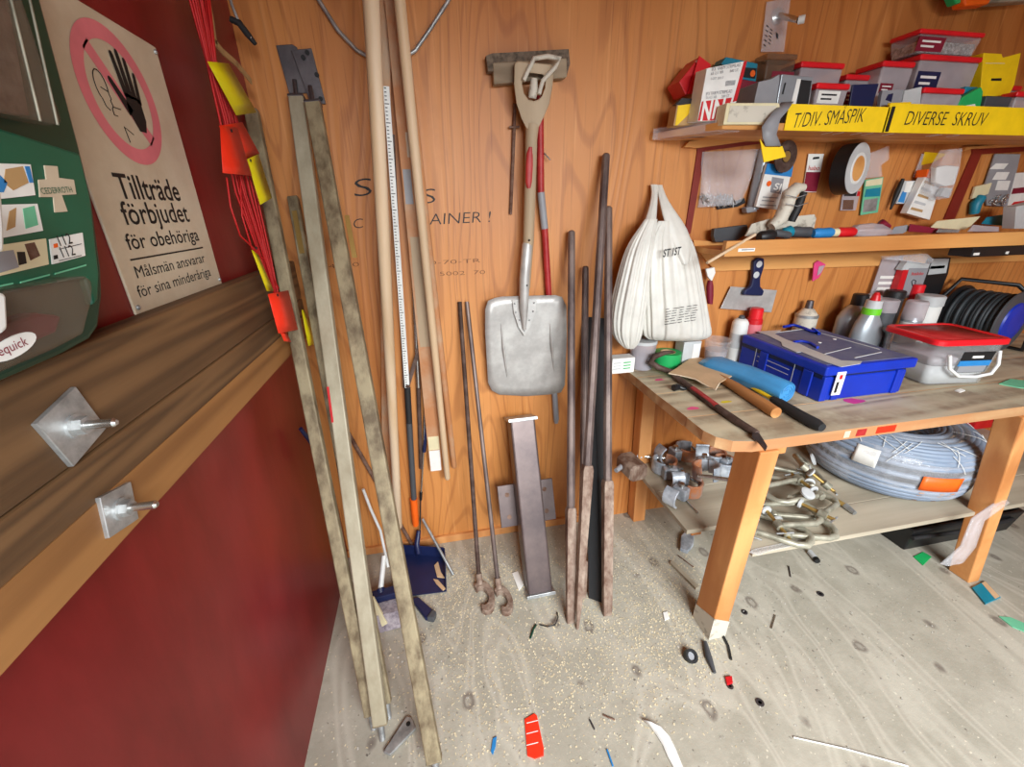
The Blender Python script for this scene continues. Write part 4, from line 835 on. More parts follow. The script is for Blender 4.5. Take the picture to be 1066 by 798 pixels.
MB().prism([at(x, y, Y=1.262) for x, y in ((753, 129.5), (757, 107), (811, 107), (813, 113), (800, 129.5))], (0, .045, 0)).build('box', M['cream'], o, bevel=.002)
quad([(757, 127), (760.5, 110), (809, 110), (796, 127)], 1.2608, .001).build('textured_face', M['dirtyw'], o)
o = thing('teal_pack', 'teal sanding-disc pack with orange dot behind nail carton', 'pack', at(770, 80, Y=1.43))
quad([(751, 66), (756, 59), (789, 66), (787, 85), (770, 82)], 1.43, .05).build('pack', M['teal'], o, bevel=.002)
quad([(773, 70), (788, 71), (786, 82), (772, 80)], 1.4288, .001).build('dark_panel', M['black'], o); MB().lathe(at(783.5, 76.5, Y=1.4285), (0, -1, 0), [(0, .009), (.001, .009)], 16).build('orange_dot', M['orange'], o)
o = thing('maroon_pack', 'dark red pack standing between nail carton and grey carton', 'pack', at(775, 98, Y=1.40))
quad([(762, 120), (770, 82), (789, 85), (784, 110), (780, 120)], 1.425, .03).build('pack', M['maroon'], o, bevel=.002); quad([(766, 118), (769, 98), (785, 96), (783, 118)], 1.416, .008).build('blue_end', M['cblue'], o)
gc = thing('grey_carton', 'silver-grey carton with barcode and black stripe on upper shelf', 'carton', at(820, 107, Y=1.33))
MB().prism([at(x, y, Y=1.315) for x, y in ((784, 112), (790, 85), (803, 82), (812, 77), (810, 112))], (0, .1, 0)).build('side_panel', M['grey'], gc, bevel=.002)
quad([(808, 112), (814, 77), (847, 80), (842, 112)], 1.31, .1).build('front', M['silver'], gc, bevel=.002)
quad([(823, 110), (830, 82), (834, 82.2), (828, 110)], 1.309, .001).build('barcode_strip', M['paper'], gc); quad([(829, 110), (834, 83), (845, 84), (841, 110)], 1.309, .001).build('black_stripe', M['ink'], gc)
quad([(814, 98), (817, 86), (818.5, 86), (815.6, 98)], 1.3085, .001).build('slot', M['ink'], gc)
# grey strap with yellow tip over the edge
mb = MB(); st_ = [((813, 107), (826, 106)), ((803, 118), (820, 115)), ((793, 132), (812, 124)), ((794, 143), (808, 140)), ((797, 152), (813, 152))]; vs = []
for i, (a, b2) in enumerate(st_): dY = [.02, -.01, -.02, -.022, -.02][i]; vs += [at(*a, Y=YF1+dY-.012), at(*b2, Y=YF1+dY-.012)]
o = thing('grey_strap', 'grey cloth strap with yellow end hanging over upper shelf edge', 'strap', at(805, 150, Y=YF1-.03))
mb.add(vs, [(2*i, 2*i+1, 2*i+3, 2*i+2) for i in range(len(st_)-1)], 0, True).build('strap', M['grey'], o, solid=.003)
mb = MB().add([at(x, y, Y=YF1-.034) for x, y in ((791, 145), (796, 153), (811, 153), (814, 152), (818, 163), (795, 169))], [(0, 1, 2, 3, 4, 5)]); mb.build('yellow_end', M['yellow'], o, solid=.003)
# coat hook with hanging sleeve, bright bag top right
hk = thing('coat_hook', 'chrome coat hook with white end cap on wall above upper shelf', 'hook', at(810, 18, Y=YB))
a = at(809, 17, Y=YB); MB().lathe(a, (0, -1, 0), [(0, .024), (.006, .022), (.010, .012)], 24).build('rose', M['chrome'], hk)
b2 = at(831, 21, Y=1.40); MB().tube([a+V((0, -.008, 0)), b2], [.009, .0075], 14).build('arm', M['chrome'], hk); MB().tube([b2, b2+V((.012, -.012, 0))], [.011, .011], 14).build('end_cap', M['white_pl'], hk)
hb = thing('hanging_sleeve', 'clear plastic sleeve with writing hanging below the chrome hook', 'sleeve', at(803, 54, Y=YB-.01))
MB().add([at(x, y, Y=YB-.012) for x, y in ((798, 2), (823, -2), (816, 54), (792, 54))], [(0, 1, 2, 3)]).build('sleeve', M['film'], hb, solid=.001)
mb = MB()
for p, q in (((799, 26), (796, 46)), ((803, 30), (801, 44)), ((809, 34), (809, 38))):
    for k in range(5): t = k/4; x = p[0]+(q[0]-p[0])*t; y = p[1]+(q[1]-p[1])*t; mb.tube([at(x-1, y, Y=YB-.014), at(x+1, y+2.2, Y=YB-.014)], .0011, 5)
mb.build('handwriting', M['ink'], hb, kind='stuff')
o = thing('hanging_bag', 'orange and green plastic bag bottoms hanging at top right picture edge', 'bag', at(1030, 6, Y=1.42))
quad([(996, -110), (990, -10), (996, 4), (1004, 2), (1012, -110)], 1.42, .03).build('green_bag', M['green_tape'], o, bevel=.004); quad([(1006, -110), (1000, -20), (1005, 6), (1030, 4), (1040, -20), (1034, -110)], 1.41, .04).build('orange_bag', M['orange'], o, bevel=.005); quad([(1036, -110), (1034, -20), (1030, 3), (1080, 0), (1080, -110)], 1.43, .04).build('olive_bag', M['clampm'], o, bevel=.005)
# ------------------------------------------------------------------ things on the wall between the shelves
W = YB-.004
o = thing('bag_of_nails', 'clear bag with galvanised nails pinned on wall inside red outline', 'bag', at(755, 215, Y=W))
gx = 9; vs = []; rows_ = [(158, 731, 790), (170, 730, 787), (185, 730, 783), (200, 729, 778), (212, 727, 772), (216, 726, 768)]
for i, (y, xa, xb) in enumerate(rows_):
    for k in range(gx+1): t = k/gx; vs.append(at(xa+(xb-xa)*t, y-3*t, Y=W-.004-.022*math.sin(t*3.1416)*(i/5)-.004*((k+i) % 2)))
MB().add(vs, [(i*(gx+1)+k, i*(gx+1)+k+1, (i+1)*(gx+1)+k+1, (i+1)*(gx+1)+k) for i in range(5) for k in range(gx)], 0, True).build('bag_film', M['film'], o, solid=.0008)
mb = MB()
for k in range(90):
    x = random.uniform(729, 766); y = random.uniform(202+abs(x-745)*.12, 214); a = at(x, y, Y=W-random.uniform(.004, .018)); d = V((random.uniform(-1, 1), 0, random.uniform(-1, 1))).normalized()*.010; mb.tube([a-d, a+d], .0018, 5)
mb.build('nails', M['chrome'], o, kind='stuff')
quad([(746, 212), (767, 209), (775, 206), (776, 211), (768, 215), (747, 218)], W-.006, .004).build('black_label', M['black'], o)
o = thing('foil_tube', 'silver-blue foil tube leaning right of the bag of nails', 'tube', at(783, 222, Y=W-.02))
MB().tube([at(783, 218, Y=W-.02), at(797, 155, Y=W-.018)], [.022, .021], 16).build('tube', M['silver'], o); quad([(777, 216), (787, 214), (789, 220), (778, 222)], W-.04, .03).build('crimped_end', M['grey'], o, bevel=.004)
o = card('hang_card', 'white product card with blue top hanging below the grinding disc', 'card', [(787, 215), (799, 170), (826, 172), (814, 219)], W-.06, .012, 'paper', parts=[('blue_top', [(796, 181), (799, 170), (826, 172), (824, 184)], 'cblue'), ('grey_print', [(802, 200), (804, 184), (816, 186), (813, 202)], 'grey')])
MB().lathe(at(800.5, 191, Y=W-.062), (0, -1, 0), [(0, .009), (.001, .009)], 16).build('orange_dot', M['orange'], o)
mb = MB()
for k, (x0, x1, y) in enumerate(((794, 810, 205), (793, 806, 208.5), (791, 808, 213))): a, b2 = at(x0, y, Y=W-.0616), at(x1, y+1, Y=W-.0616); mb.bar(a, b2, .003, .0005)
a, b2 = at(805, 197, Y=W-.0625), at(812, 198, Y=W-.0625); mb.text('SJ', a, b2-a, (0.2, 0, 1), .022, (b2-a).length, 1, .02)
mb.build('print', [M['grey'], M['paper']], o)
o = thing('grinding_disc', 'dark grinding disc hanging on wall under the grey strap', 'disc', at(818, 178, Y=W-.05))
a = at(817.5, 163, Y=W-.078); MB().lathe(a, (.15, -1, 0), [(0, .05), (.004, .05), (.0041, .02), (-.001, .018)], 32).build('disc', M['rust_dark'], o); MB().lathe(a, (.15, -1, 0), [(.003, .017), (.006, .017), (.006, .008)], 20).build('centre_ring', M['gold'], o)
o = card('price_card', 'small white and maroon product card on wall left of tape roll', 'card', [(836, 200), (842, 160), (858, 160), (850, 200)], W-.006, .004, 'paper', [('habo', (841.5, 177), (852.5, 177), .016, 'red')], parts=[('maroon_bottom', [(836.5, 199), (839.5, 179), (854.5, 179), (850, 199.5)], 'maroon'), ('product_print', [(846, 166), (847, 163.5), (853, 163), (853, 165)], 'ink')])
# tape roll
tr = thing('tape_roll', 'large roll of black and white tape hanging on the wall', 'tape', at(880, 200, Y=W-.05))
c = at(886, 176, Y=W-.075); ax = V((.35, -1, .02)).normalized()
MB().lathe(c-ax*.03, ax, [(0, .045), (0, .084), (.05, .084), (.05, .083)], 48).build('tape_edge', M['black'], tr)
MB().lathe(c+ax*.0205, ax, [(0, .083), (.0008, .083), (.0015, .046), (0, .045)], 48).build('tape_side', M['lgrey'], tr)
u, w_ = frame(ax)
MB().lathe(c+ax*.0205, ax, [(.0016, .052), (.003, .05), (.003, .042), (.0016, .040)], 40).build('core_ring', M['white_pl'], tr); MB().lathe(c+ax*.0226, ax, [(0, .041), (.0004, .041)], 40).build('core_opening', M['shelf_wood'], tr)
# small packs
card('blister_pack', 'small drill-bit blister pack on wall below tape roll', 'pack', [(875, 219), (878, 199), (896, 198), (891, 219)], W-.006, .004, 'frost', parts=[('black_heads', [(879, 204), (880, 200), (892, 199), (891, 204)], 'ink'), ('red_corner', [(892, 204), (893, 199), (896, 199), (895, 204)], 'red'), ('silver_bits', [(877, 218), (878, 208), (889, 208), (888, 218)], 'chrome')])
card('blister_pack', 'teal and green backed blister pack right of the drill-bit pack', 'pack', [(896, 224), (901, 187), (920, 184), (914, 221)], W-.008, .005, 'mint', parts=[('top_card', [(901, 194), (902, 188), (919, 185), (918, 192)], 'cream'), ('teal_panel', [(900, 205), (902, 197), (917, 195), (916, 204)], 'teal'), ('metal_items', [(898, 221), (900, 208), (914, 206), (912, 219)], 'steel')])
mb = quad([(898, 186), (903, 160), (918, 155), (926, 151), (926, 166), (918, 172), (919, 184)], W-.012, .01); tag(mb.build('clear_pouch', M['film'], bevel=.003), 'crumpled clear pouch hanging right of the tape roll', 'pouch')
o = card('lock_pack', 'blue and black boxed pack hanging from a clear strap', 'pack', [(933, 212), (942, 188), (953, 188), (947, 212)], W-.02, .016, 'lgrey', parts=[('blue_panel', [(935, 210), (940, 199), (944, 200), (941, 211)], 'cblue'), ('print_label', [(941, 200), (944, 189), (951, 189), (948, 200)], 'paper')])
MB().tube([at(927, 218, Y=W-.02), at(934, 200, Y=W-.02), at(940, 186, Y=W-.02)], [.004, .010, .006], 10).build('black_blade', M['ink'], o); quad([(951, 184), (960, 160), (963, 160), (957, 186)], W-.008, .002).build('clear_strap', M['film'], o)
o = thing('sealant_box', 'slim white and orange sealant box leaning on wall between shelves', 'box', at(958, 226, Y=W-.04))
MB().prism([at(x, y, Y=W-.05) for x, y in ((944, 222), (963, 184), (980, 189), (968, 229))], (0, .028, 0)).build('box', M['paper'], o, bevel=.002)
quad([(964, 184), (966, 176), (973, 177), (975, 187)], W-.055, .04).build('orange_cap', M['orange'], o, bevel=.002)
mb = MB()
for k in range(5): quad([(948+k*3.6, 218-k*7), (949.4+k*3.6, 215.4-k*7), (961+k*3, 218.5-k*6.6), (960+k*3, 221-k*6.8)], W-.0512, .001, k % 2, mb)
mb.build('print', [M['tan'], M['lgrey']], o, label='printed text lines')
mb = quad([(959, 172), (963, 158), (986, 160), (972, 169)], W-.008, .003); o = mb.build('yellow_slip', M['yellow'], bevel=.0005); tag(o, 'yellow paper slip with scribble on wall above sealant box', 'paper slip')
o = thing('clear_bag', 'clear bag holding white parts hanging over the sealant box top', 'bag', at(985, 205, Y=W-.04))
quad([(968, 200), (978, 172), (988, 155), (1003, 154), (1000, 175), (990, 206), (978, 208)], W-.09, .033).build('bag_film', M['film'], o, bevel=.005); quad([(974, 190), (975, 174), (985, 172), (999, 173), (994, 192), (984, 194)], W-.082, .02).build('white_part', M['white_pl'], o, bevel=.003); quad([(979, 204), (984, 195), (992, 196), (988, 206)], W-.082, .02).build('small_part', M['lgrey'], o, bevel=.003)
o = thing('bag_strip', 'row of grey zip bags hanging on wall at right', 'bag', at(1040, 205, Y=W-.01), None)
quad([(1026, 192), (1037, 160), (1063, 160), (1056, 190), (1050, 215), (1028, 214)], W-.010, .008).build('bag_film', M['grey'], o, bevel=.002)
for k in range(3): quad([(1036-k*3, 198+k*-11), (1039-k*1, 188-k*9), (1052-k*1, 188-k*9), (1049-k*2, 198-k*11)], W-.0115, .0012).build('bag_label', M['paper'], o)
mb = MB()
for k in range(16): mb.torus(at(random.uniform(1031, 1048), random.uniform(203, 213), Y=W-.016), (random.uniform(-1, 1), -1, random.uniform(-1, 1)), .008, .002, 0, 12, 6)
mb.build('ring_nuts', M['chrome'], o, kind='stuff')
o = card('label_card', 'white and dark red product card at right picture edge between shelves', 'card', [(1049, 214), (1058, 180), (1085, 178), (1080, 212)], W-.012, .006, 'paper', parts=[('red_foot', [(1052, 214), (1056, 210), (1084, 207), (1080, 212)], 'red'), ('dark_band', [(1053, 202), (1055, 196), (1083, 193), (1082, 199)], 'maroon')])
o = MB().tube([at(1014, 222, Y=W-.02), at(1016, 212, Y=W-.02), at(1022, 205, Y=W-.02)], [.016, .02, .016], 12).build('teal_knife', M['teal']); tag(o, 'teal tool handle standing on middle shelf inside the right red outline', 'tool')
o = quad([(1012, 207), (1016, 194), (1033, 190), (1029, 202)], W-.012, .01).build('paper_pack', M['cream'], bevel=.002); tag(o, 'crumpled cream paper pack left of the grey zip bags', 'pack')
# ------------------------------------------------------------------ middle shelf
YF2 = 1.27; z2 = at(800, 265, Y=YF2).z; z2t = at(800, 249.5, Y=YF2).z
ms = thing('tool_shelf', 'middle wooden tool shelf with raised front lip and small white sticker', 'shelf', V((1.9, 1.4, z2)))
xl2 = at(755, 262, Y=YF2).x
MB().box((xl2, YF2+.02, z2), (XR-.02, YB-.02, z2+.018)).build('board', M['shelf_wood'], ms, bevel=.001)
MB().box((xl2, YF2, z2-.002), (XR-.02, YF2+.02, z2t)).build('front_lip', M['shelf_wood'], ms, bevel=.002)
a, b2 = at(768, 262, Y=YF2), at(786, 258, Y=YF2); mb = MB().box((a.x, YF2-.001, a.z), (b2.x, YF2, b2.z)); mb.box((a.x+.012, YF2-.0014, a.z+.004), (b2.x-.004, YF2-.001, a.z+.008), 1); mb.build('sticker', [M['paper'], M['grey']], ms)
zs = z2+.018
def lay(x, y, Y): return at(x, y, Y=Y)
# trowel standing on the shelf
o = thing('plastering_trowel', 'plaster-splashed trowel with white wired handle standing on the middle shelf', 'trowel', at(815, 243, Y=1.36))
MB().prism([at(x, y, Y=1.37) for x, y in ((776, 246), (783, 233), (800, 228), (828, 225), (848, 223), (850, 227), (846, 244), (800, 246))], (0, .006, 0)).build('blade', M['dirtyw'], o, bevel=.001)
MB().tube([at(x, y, Y=1.34) for x, y in ((803, 236), (812, 228), (818, 216), (822, 202), (829, 196), (837, 195))], [.016, .022, .024, .024, .020, .012], 14).build('handle', M['dirtyw'], o)
MB().tube([at(x, y, Y=1.325) for x, y in ((824, 230), (830, 216), (837, 200))], [.012, .016, .010], 10).build('handle_core', M['ink'], o)
for y in (203, 212): MB().tube([at(818, y, Y=1.312), at(830, y+2.5, Y=1.305), at(841, y-1, Y=1.312)], .0015, 6).build('binding_wire', M['steel'], o)
o = quad([(743, 246), (744, 238), (778, 234), (779, 242), (766, 251), (745, 252)], 1.44, .02).build('sharpening_stone', M['dgrey'], bevel=.002); tag(o, 'flat grey sharpening stone leaning at left end of middle shelf', 'stone')
o = MB().tube([at(736, 273.5, Y=1.24), at(786, 244, Y=1.285)], .0052, 8).build('wooden_stick', M['pole_wood']); tag(o, 'thin pale wooden stick jutting over left end of middle shelf', 'stick')
def grip(name, label, cat, segs, Y, r=.014):
    o = thing(name, label, cat, at(*segs[0][1], Y=Y))
    for nm, p, q, m, rr in segs: a, b2 = at(*p, Y=Y), at(*q, Y=Y); MB().tube([a, a+(b2-a)*.2, a+(b2-a)*.5, a+(b2-a)*.85, b2], [rr*.7, rr, rr*.92, rr, rr*.75], 12).build(nm, M[m], o)
    return o
grip('pliers', 'black-gripped pliers lying at left on middle shelf behind lip', 'pliers', [('jaw', (806, 244), (790, 247), 'black', .02), ('grip', (805, 242), (822, 245), 'dgrey', .013)], 1.30)
grip('file', 'tool with cyan collar and dark handle lying on middle shelf', 'tool', [('collar', (815, 243.5), (824, 240), 'teal', .02), ('handle', (822, 241), (846, 242), 'dgrey', .019)], 1.33)
grip('screwdriver', 'blue and red screwdriver lying on middle shelf beside the dark handle', 'screwdriver', [('blue_grip', (846, 243), (866, 242), 'cblue', .018), ('neck', (865, 242), (872, 242), 'cream', .015), ('red_grip', (870, 242), (889, 241.5), 'red', .018)], 1.31)
o = thing('plastic_roll', 'bundled clear plastic bag lying on middle shelf right of screwdriver', 'bag', at(905, 244, Y=1.33))
MB().rings([(at(x, 241, Y=1.34), V((0, hh, 0)), V((0, 0, hh*.9))) for x, hh in ((886, .01), (890, .026), (902, .032), (914, .028), (924, .014), (928, .006))], 24, 0, .12, 7).build('bag_film', M['frost'], o)
o = MB().rings([(at(x, y, Y=1.37), V((0, hh, 0)), V((0, 0, hh))) for x, y, hh in ((912, 238, .008), (918, 233, .016), (925, 236, .010))], 14, 0, .1, 5).build('red_cap_nut', M['maroon']); tag(o, 'dark red plastic knob behind the bundled clear bag', 'knob')
def flat(name, label, cat, pts, m, zo=.002, t_=.003, m2=None):
    ps = [at(x, y, Z=zs+zo+t_) for x, y in pts]
    for p in ps: p.y = min(max(p.y, YF2+.024), YB-.03)
    return tag(MB().prism(ps, (0, 0, -t_)).build(name, M[m], bevel=.0006), label, cat)
def lean(name, label, cat, pts, m, Y, d=.004): return tag(quad(pts, Y, d).build(name, M[m], bevel=.0008), label, cat)
lean('yellow_sheet', 'pale yellow paper sheet leaning on middle shelf below red outline', 'paper', [(969, 237), (976, 230), (1021, 225), (1011, 235), (1004, 239)], 'cream', 1.38)
lean('blue_sheet', 'grey-blue card leaning behind the yellow sheet at right', 'card', [(1022, 233), (1028, 226), (1058, 221), (1052, 231), (1045, 235)], 'teal', 1.42)
lean('maroon_packet', 'flat maroon packet among scraps on middle shelf', 'packet', [(946, 241), (948, 233), (978, 238), (976, 243)], 'maroon', 1.33)
lean('scrap_packet', 'grey scrap packet left of the maroon packet on middle shelf', 'packet', [(926, 244), (932, 236), (945, 234), (948, 238), (940, 243)], 'grey', 1.34)
lean('clear_packet', 'clear packet below the grey-blue card on middle shelf', 'packet', [(1008, 241), (1014, 234), (1040, 236), (1040, 241)], 'frost', 1.33)
lean('metal_scrap', 'flat metal strip lying behind lip at middle of shelf', 'strip', [(975, 242), (978, 238), (1000, 239), (998, 242)], 'steel', 1.31)
lean('yellow_tape_holder', 'yellow and white item at right edge of middle shelf', 'tool', [(1056, 238), (1058, 215), (1080, 210), (1080, 238)], 'lgrey', 1.33, .04)
# ------------------------------------------------------------------ under the middle shelf
o = thing('putty_knife', 'wide steel putty knife with blue-black handle hanging under the middle shelf', 'putty knife', at(783, 322, Y=W-.012))
quad([(750, 321), (761, 298), (809, 302), (803, 325)], W-.012, .003).build('blade', M['shovel'], o, bevel=.0008)
MB().prism([at(x, y, Y=W-.034) for x, y in ((774, 307), (776, 302), (782, 298), (784, 290), (785, 272), (790, 268), (796, 269), (796, 277), (792, 290), (792, 298), (796, 303), (794, 308))], (0, .018, 0)).build('handle', M['navy'], o, bevel=.005, seg=3)
for x, y in ((790.5, 275), (787.5, 286)): MB().lathe(at(x, y, Y=W-.0342), (0, -1, 0), [(0, .013), (.0008, .011)], 16).build('hanging_hole', M['lgrey'], o)
o = thing('snap_hook', 'small pink-red packaged snap hook pinned under middle shelf', 'hook', at(852, 292, Y=W-.01))
quad([(846, 293), (848, 274), (852, 271), (860, 275), (853, 289)], W-.023, .006).build('card', M['pinkcap'], o, bevel=.002); quad([(851, 287), (853, 277), (859, 276), (855, 284)], W-.027, .004).build('blister', M['frost'], o, bevel=.002)
o = thing('label_strip', 'black tool strip with white tags under right end of middle shelf', 'strip', at(1035, 264, Y=1.30))
a, b2 = at(998, 266, Y=1.33), at(1090, 262, Y=1.30); MB().box((a.x, 1.29, z2-.042), (b2.x, 1.37, z2-.004)).build('strip', M['black'], o, bevel=.003)
for x, w_ in ((1014, 8), (1047, 4)): p = at(x, 264, Y=1.288); MB().box((p.x, 1.288, z2-.035), (p.x+w_*.0035, 1.29, z2-.026)).build('white_tag', M['paper'], o)
# ------------------------------------------------------------------ workbench
BT = .79; TB = .034; bx0, by0, bx1, by1 = .742, .842, XR-.25, 1.49; LS = .33
wb = thing('workbench', 'rough timber workbench with worn plank top and open lower shelf', 'workbench', V((1.8, 1.18, 0)))
ys = [by0, 1.01, 1.19, 1.345, by1]
for i in range(4):
    ya, yb_ = ys[i]+(.0 if i == 0 else .0015), ys[i+1]-.0015
    pts = [(bx0+(.05 if i == 0 else .004*(i % 2)), ya), (bx1, ya), (bx1, yb_), (bx0+.004*((i+1) % 2), yb_)]
    if i == 0: pts = [(bx0+.10, ya), (bx1, ya), (bx1, yb_), (bx0+.002, yb_), (bx0+.002, ya+.085), (bx0+.014, ya+.045), (bx0+.045, ya+.014)]
    P = [V((x, y, BT)) for x, y in pts]; n = len(P)
    mb = MB().add(P, [tuple(range(n))], 0); mb.add(P+[p-V((0, 0, TB)) for p in P], [(k, (k+1) % n, n+(k+1) % n, n+k) for k in range(n)]+[tuple(range(2*n-1, n-1, -1))], 1)
    bm_ = mb.build('top_plank', [M['bench_top'], M['bench_edge']], wb)
def leg(nm, bl, bf, brr, tl, tf, tr, zt=BT-TB):     # photo corners of foot and head : rear-left, front, right
    B_ = [at(*p, Z=0) for p in (bl, bf, brr)]
    wx = max(.05, B_[2].x-B_[1].x); dy = max(.07, B_[0].y-B_[1].y); x0, y0 = B_[1].x, B_[1].y
    T = at(*tf, Y=y0+.0); dx = T.x-x0
    a = [V((x0, y0, 0)), V((x0+wx, y0, 0)), V((x0+wx, y0+dy, 0)), V((x0, y0+dy, 0))]; k = zt/max(T.z, .1)
    return MB().prism(a, (dx*k, 0, zt)).build(nm, M['bench_wood'], wb, bevel=.004)
leg('leg', (724, 641), (737.6, 666), (752, 659), 0, (787, 490), 0)
leg('leg', (989, 594), (1008, 607), (1017, 603), 0, (1054, 470), 0)
f0 = at(664, 547, Z=0); MB().prism([V((f0.x-.01, 1.43, 0)), V((f0.x+.05, 1.43, 0)), V((f0.x+.05, 1.492, 0)), V((f0.x-.01, 1.492, 0))], (-.03, 0, BT-TB)).build('leg', M['bench_wood'], wb, bevel=.004)
MB().prism([V((2.62, 1.38, 0)), V((2.68, 1.38, 0)), V((2.68, 1.485, 0)), V((2.62, 1.485, 0))], (-.03, 0, BT-TB)).build('leg', M['bench_wood'], wb, bevel=.004)
MB().box((.80, 1.10, BT-TB-.05), (.84, 1.48, BT-TB-.001)).build('end_rail', M['grey_board'], wb, bevel=.003)
MB().box((.96, .88, BT-TB-.05), (1.00, .92, BT-TB-.001)).build('corner_cleat', M['bench_wood'], wb, bevel=.003)
lx = at(716, 552, Z=LS)
MB().box((.822, lx.y, LS-.018), (2.7, 1.23, LS)).build('shelf_board', M['grey_board'], wb, bevel=.002)
MB().box((.822, 1.232, LS-.018), (2.7, 1.485, LS)).build('shelf_board', M['grey_board'], wb, bevel=.002)
MB().box((.975, .872, LS-.018), (2.7, lx.y-.002, LS)).build('shelf_board', M['grey_board'], wb, bevel=.002)
MB().box((.86, 1.03, LS-.05), (.90, 1.48, LS-.019)).build('shelf_bearer', M['bench_wood'], wb, bevel=.003)
ft = [(724, 641), (737.6, 666), (752, 659)]; q3 = [at(*p, Z=0) for p in ft]; x0, y0 = q3[1].x, q3[1].y; wx = max(.05, q3[2].x-x0); dy = max(.07, q3[0].y-y0); dxs = (at(787, 490, Y=y0).x-x0)/at(787, 490, Y=y0).z
rows_ = []
for z in (.0005, .085): rows_ += [V((x0+dxs*z+a, y0+b2, z+zz*(z > .01))) for a, b2, zz in ((-.0008, -.0008, .02), (wx+.0008, -.0008, -.01), (wx+.0008, dy+.0008, .0), (-.0008, dy+.0008, -.02))]
MB().add(rows_, [(k, (k+1) % 4, 4+(k+1) % 4, 4+k) for k in range(4)]).build('dusty_foot', M['dirtyw'], wb, label='whitish dust-stained foot')
for (x, y, r, m) in ((722, 425, .020, 'pinkcap'), (687, 395, .016, 'pinkcap'), (755, 418, .016, 'yellow_fl'), (890, 417, .03, 'pinkcap')):
    c = at(x, y, Z=BT+.0004); pts = [c+V((math.cos(k*.7)*r*random.uniform(.5, 1.2)*1.4, math.sin(k*.7)*r*random.uniform(.5, 1.1)*.7, 0)) for k in range(9)]
    MB().add(pts, [tuple(range(9))]).build('paint_mark', M[m], wb, label='paint mark on the top')
def bt(x, y, z=0): return at(x, y, Z=BT+z)
for x0_, x1_, m in ((893, 903, 'red_old'), (914, 934, 'orange_fl'), (880, 886, 'white_paint')):
    a, b2 = at(x0_, 452-.14*(x0_-860), Y=by0-.0008), at(x1_, 452-.14*(x1_-860), Y=by0-.0008); MB().box((a.x, by0-.0008, BT-.028), (b2.x, by0, BT-.006)).build('paint_mark', M[m], wb, label='paint smear on the front edge')
# things along the wall, left part
o = thing('white_carton', 'small white carton with green print at rear left corner of bench', 'carton', bt(648, 384))
a, b2 = at(637, 383, Y=1.40), at(660, 385, Y=1.40); MB().box((a.x+.0, 1.40, BT), (b2.x, 1.45, BT+.062)).build('box', M['paper'], o, bevel=.002)
for fx, m in ((.06, 'lgrey'), (.5, 'green_tape')):
    w_ = b2.x-a.x; mb = MB()
    for k in range(3): mb.box((a.x+w_*fx, 1.3985, BT+.018+k*.012), (a.x+w_*(fx+.32), 1.40, BT+.022+k*.012))
    mb.build('printed_lines', M[m], o)
o = thing('storage_jar', 'clear bluish plastic jar under the white bag beside white carton', 'jar', bt(669, 372))
c = at(669, 366, Y=1.445); MB().lathe((c.x, 1.445, BT), (0, 0, 1), [(0, .043), (.004, .046), (.10, .05), (.105, .05)], 28).build('jar', M['frost'], o); MB().lathe((c.x, 1.445, BT+.002), (0, 0, 1), [(0, .041), (.06, .044)], 24).build('contents', M['conduit'], o); MB().lathe((c.x, 1.445, BT+.105), (0, 0, 1), [(0, .052), (.012, .052)], 28).build('lid', M['lgrey'], o)
o = thing('green_tape_roll', 'roll of bright green tape on bench under the white bag', 'tape', bt(696, 372))
c = at(696, 362, Y=1.443); c = V((c.x, 1.443, BT)); MB().lathe(c, (0, 0, 1), [(0, .03), (0, .052), (.058, .052), (.058, .030), (.02, .030)], 32).build('tape', M['green_tape'], o); MB().lathe(c, (0, 0, 1), [(.001, .0298), (.0585, .0298), (.0585, .027), (.001, .027)], 32).build('core', M['cardboard'], o)
o = thing('label_box', 'white box with grey label lines right of the green tape roll', 'box', bt(716, 366))
a, b2 = at(711, 367, Y=1.42), at(729, 366, Y=1.42); MB().box((a.x, 1.42, BT), (b2.x, 1.48, BT+.10)).build('box', M['lgrey'], o, bevel=.002); MB().box((b2.x-.035, 1.4188, BT+.03), (b2.x-.004, 1.42, BT+.09)).build('label', M['paper'], o)
o = thing('clear_pot', 'round clear plastic pot behind the light blue sack roll', 'pot', bt(743, 360))
c = bt(744, 366); c = at(746, 362, Y=1.435); c = V((c.x, 1.435, BT)); MB().lathe(c, (0, 0, 1), [(0, .040), (.085, .049), (.09, .053), (.098, .053), (.098, .049)], 32).build('pot', M['clear'], o); MB().lathe(c+V((0, 0, .004)), (0, 0, 1), [(0, .037), (.05, .042)], 28).build('contents', M['frost'], o)
mb = quad([(737, 288), (735, 280), (744, 278), (745, 284), (741, 293)], 1.46, .01); tag(mb.build('paper_scrap', M['paper'], bevel=.002), 'crumpled white paper scrap on wall right of the white bag', 'paper')
mb = MB().rings([(at(739, y, Y=1.455), V((hw_, 0, 0)), V((0, .012, 0))) for y, hw_ in ((292, .008), (298, .014), (308, .014), (316, .009))], 16); tag(mb.build('maroon_bottle', M['maroon']), 'dark red bottle-shaped item on wall behind the white bag', 'bottle')
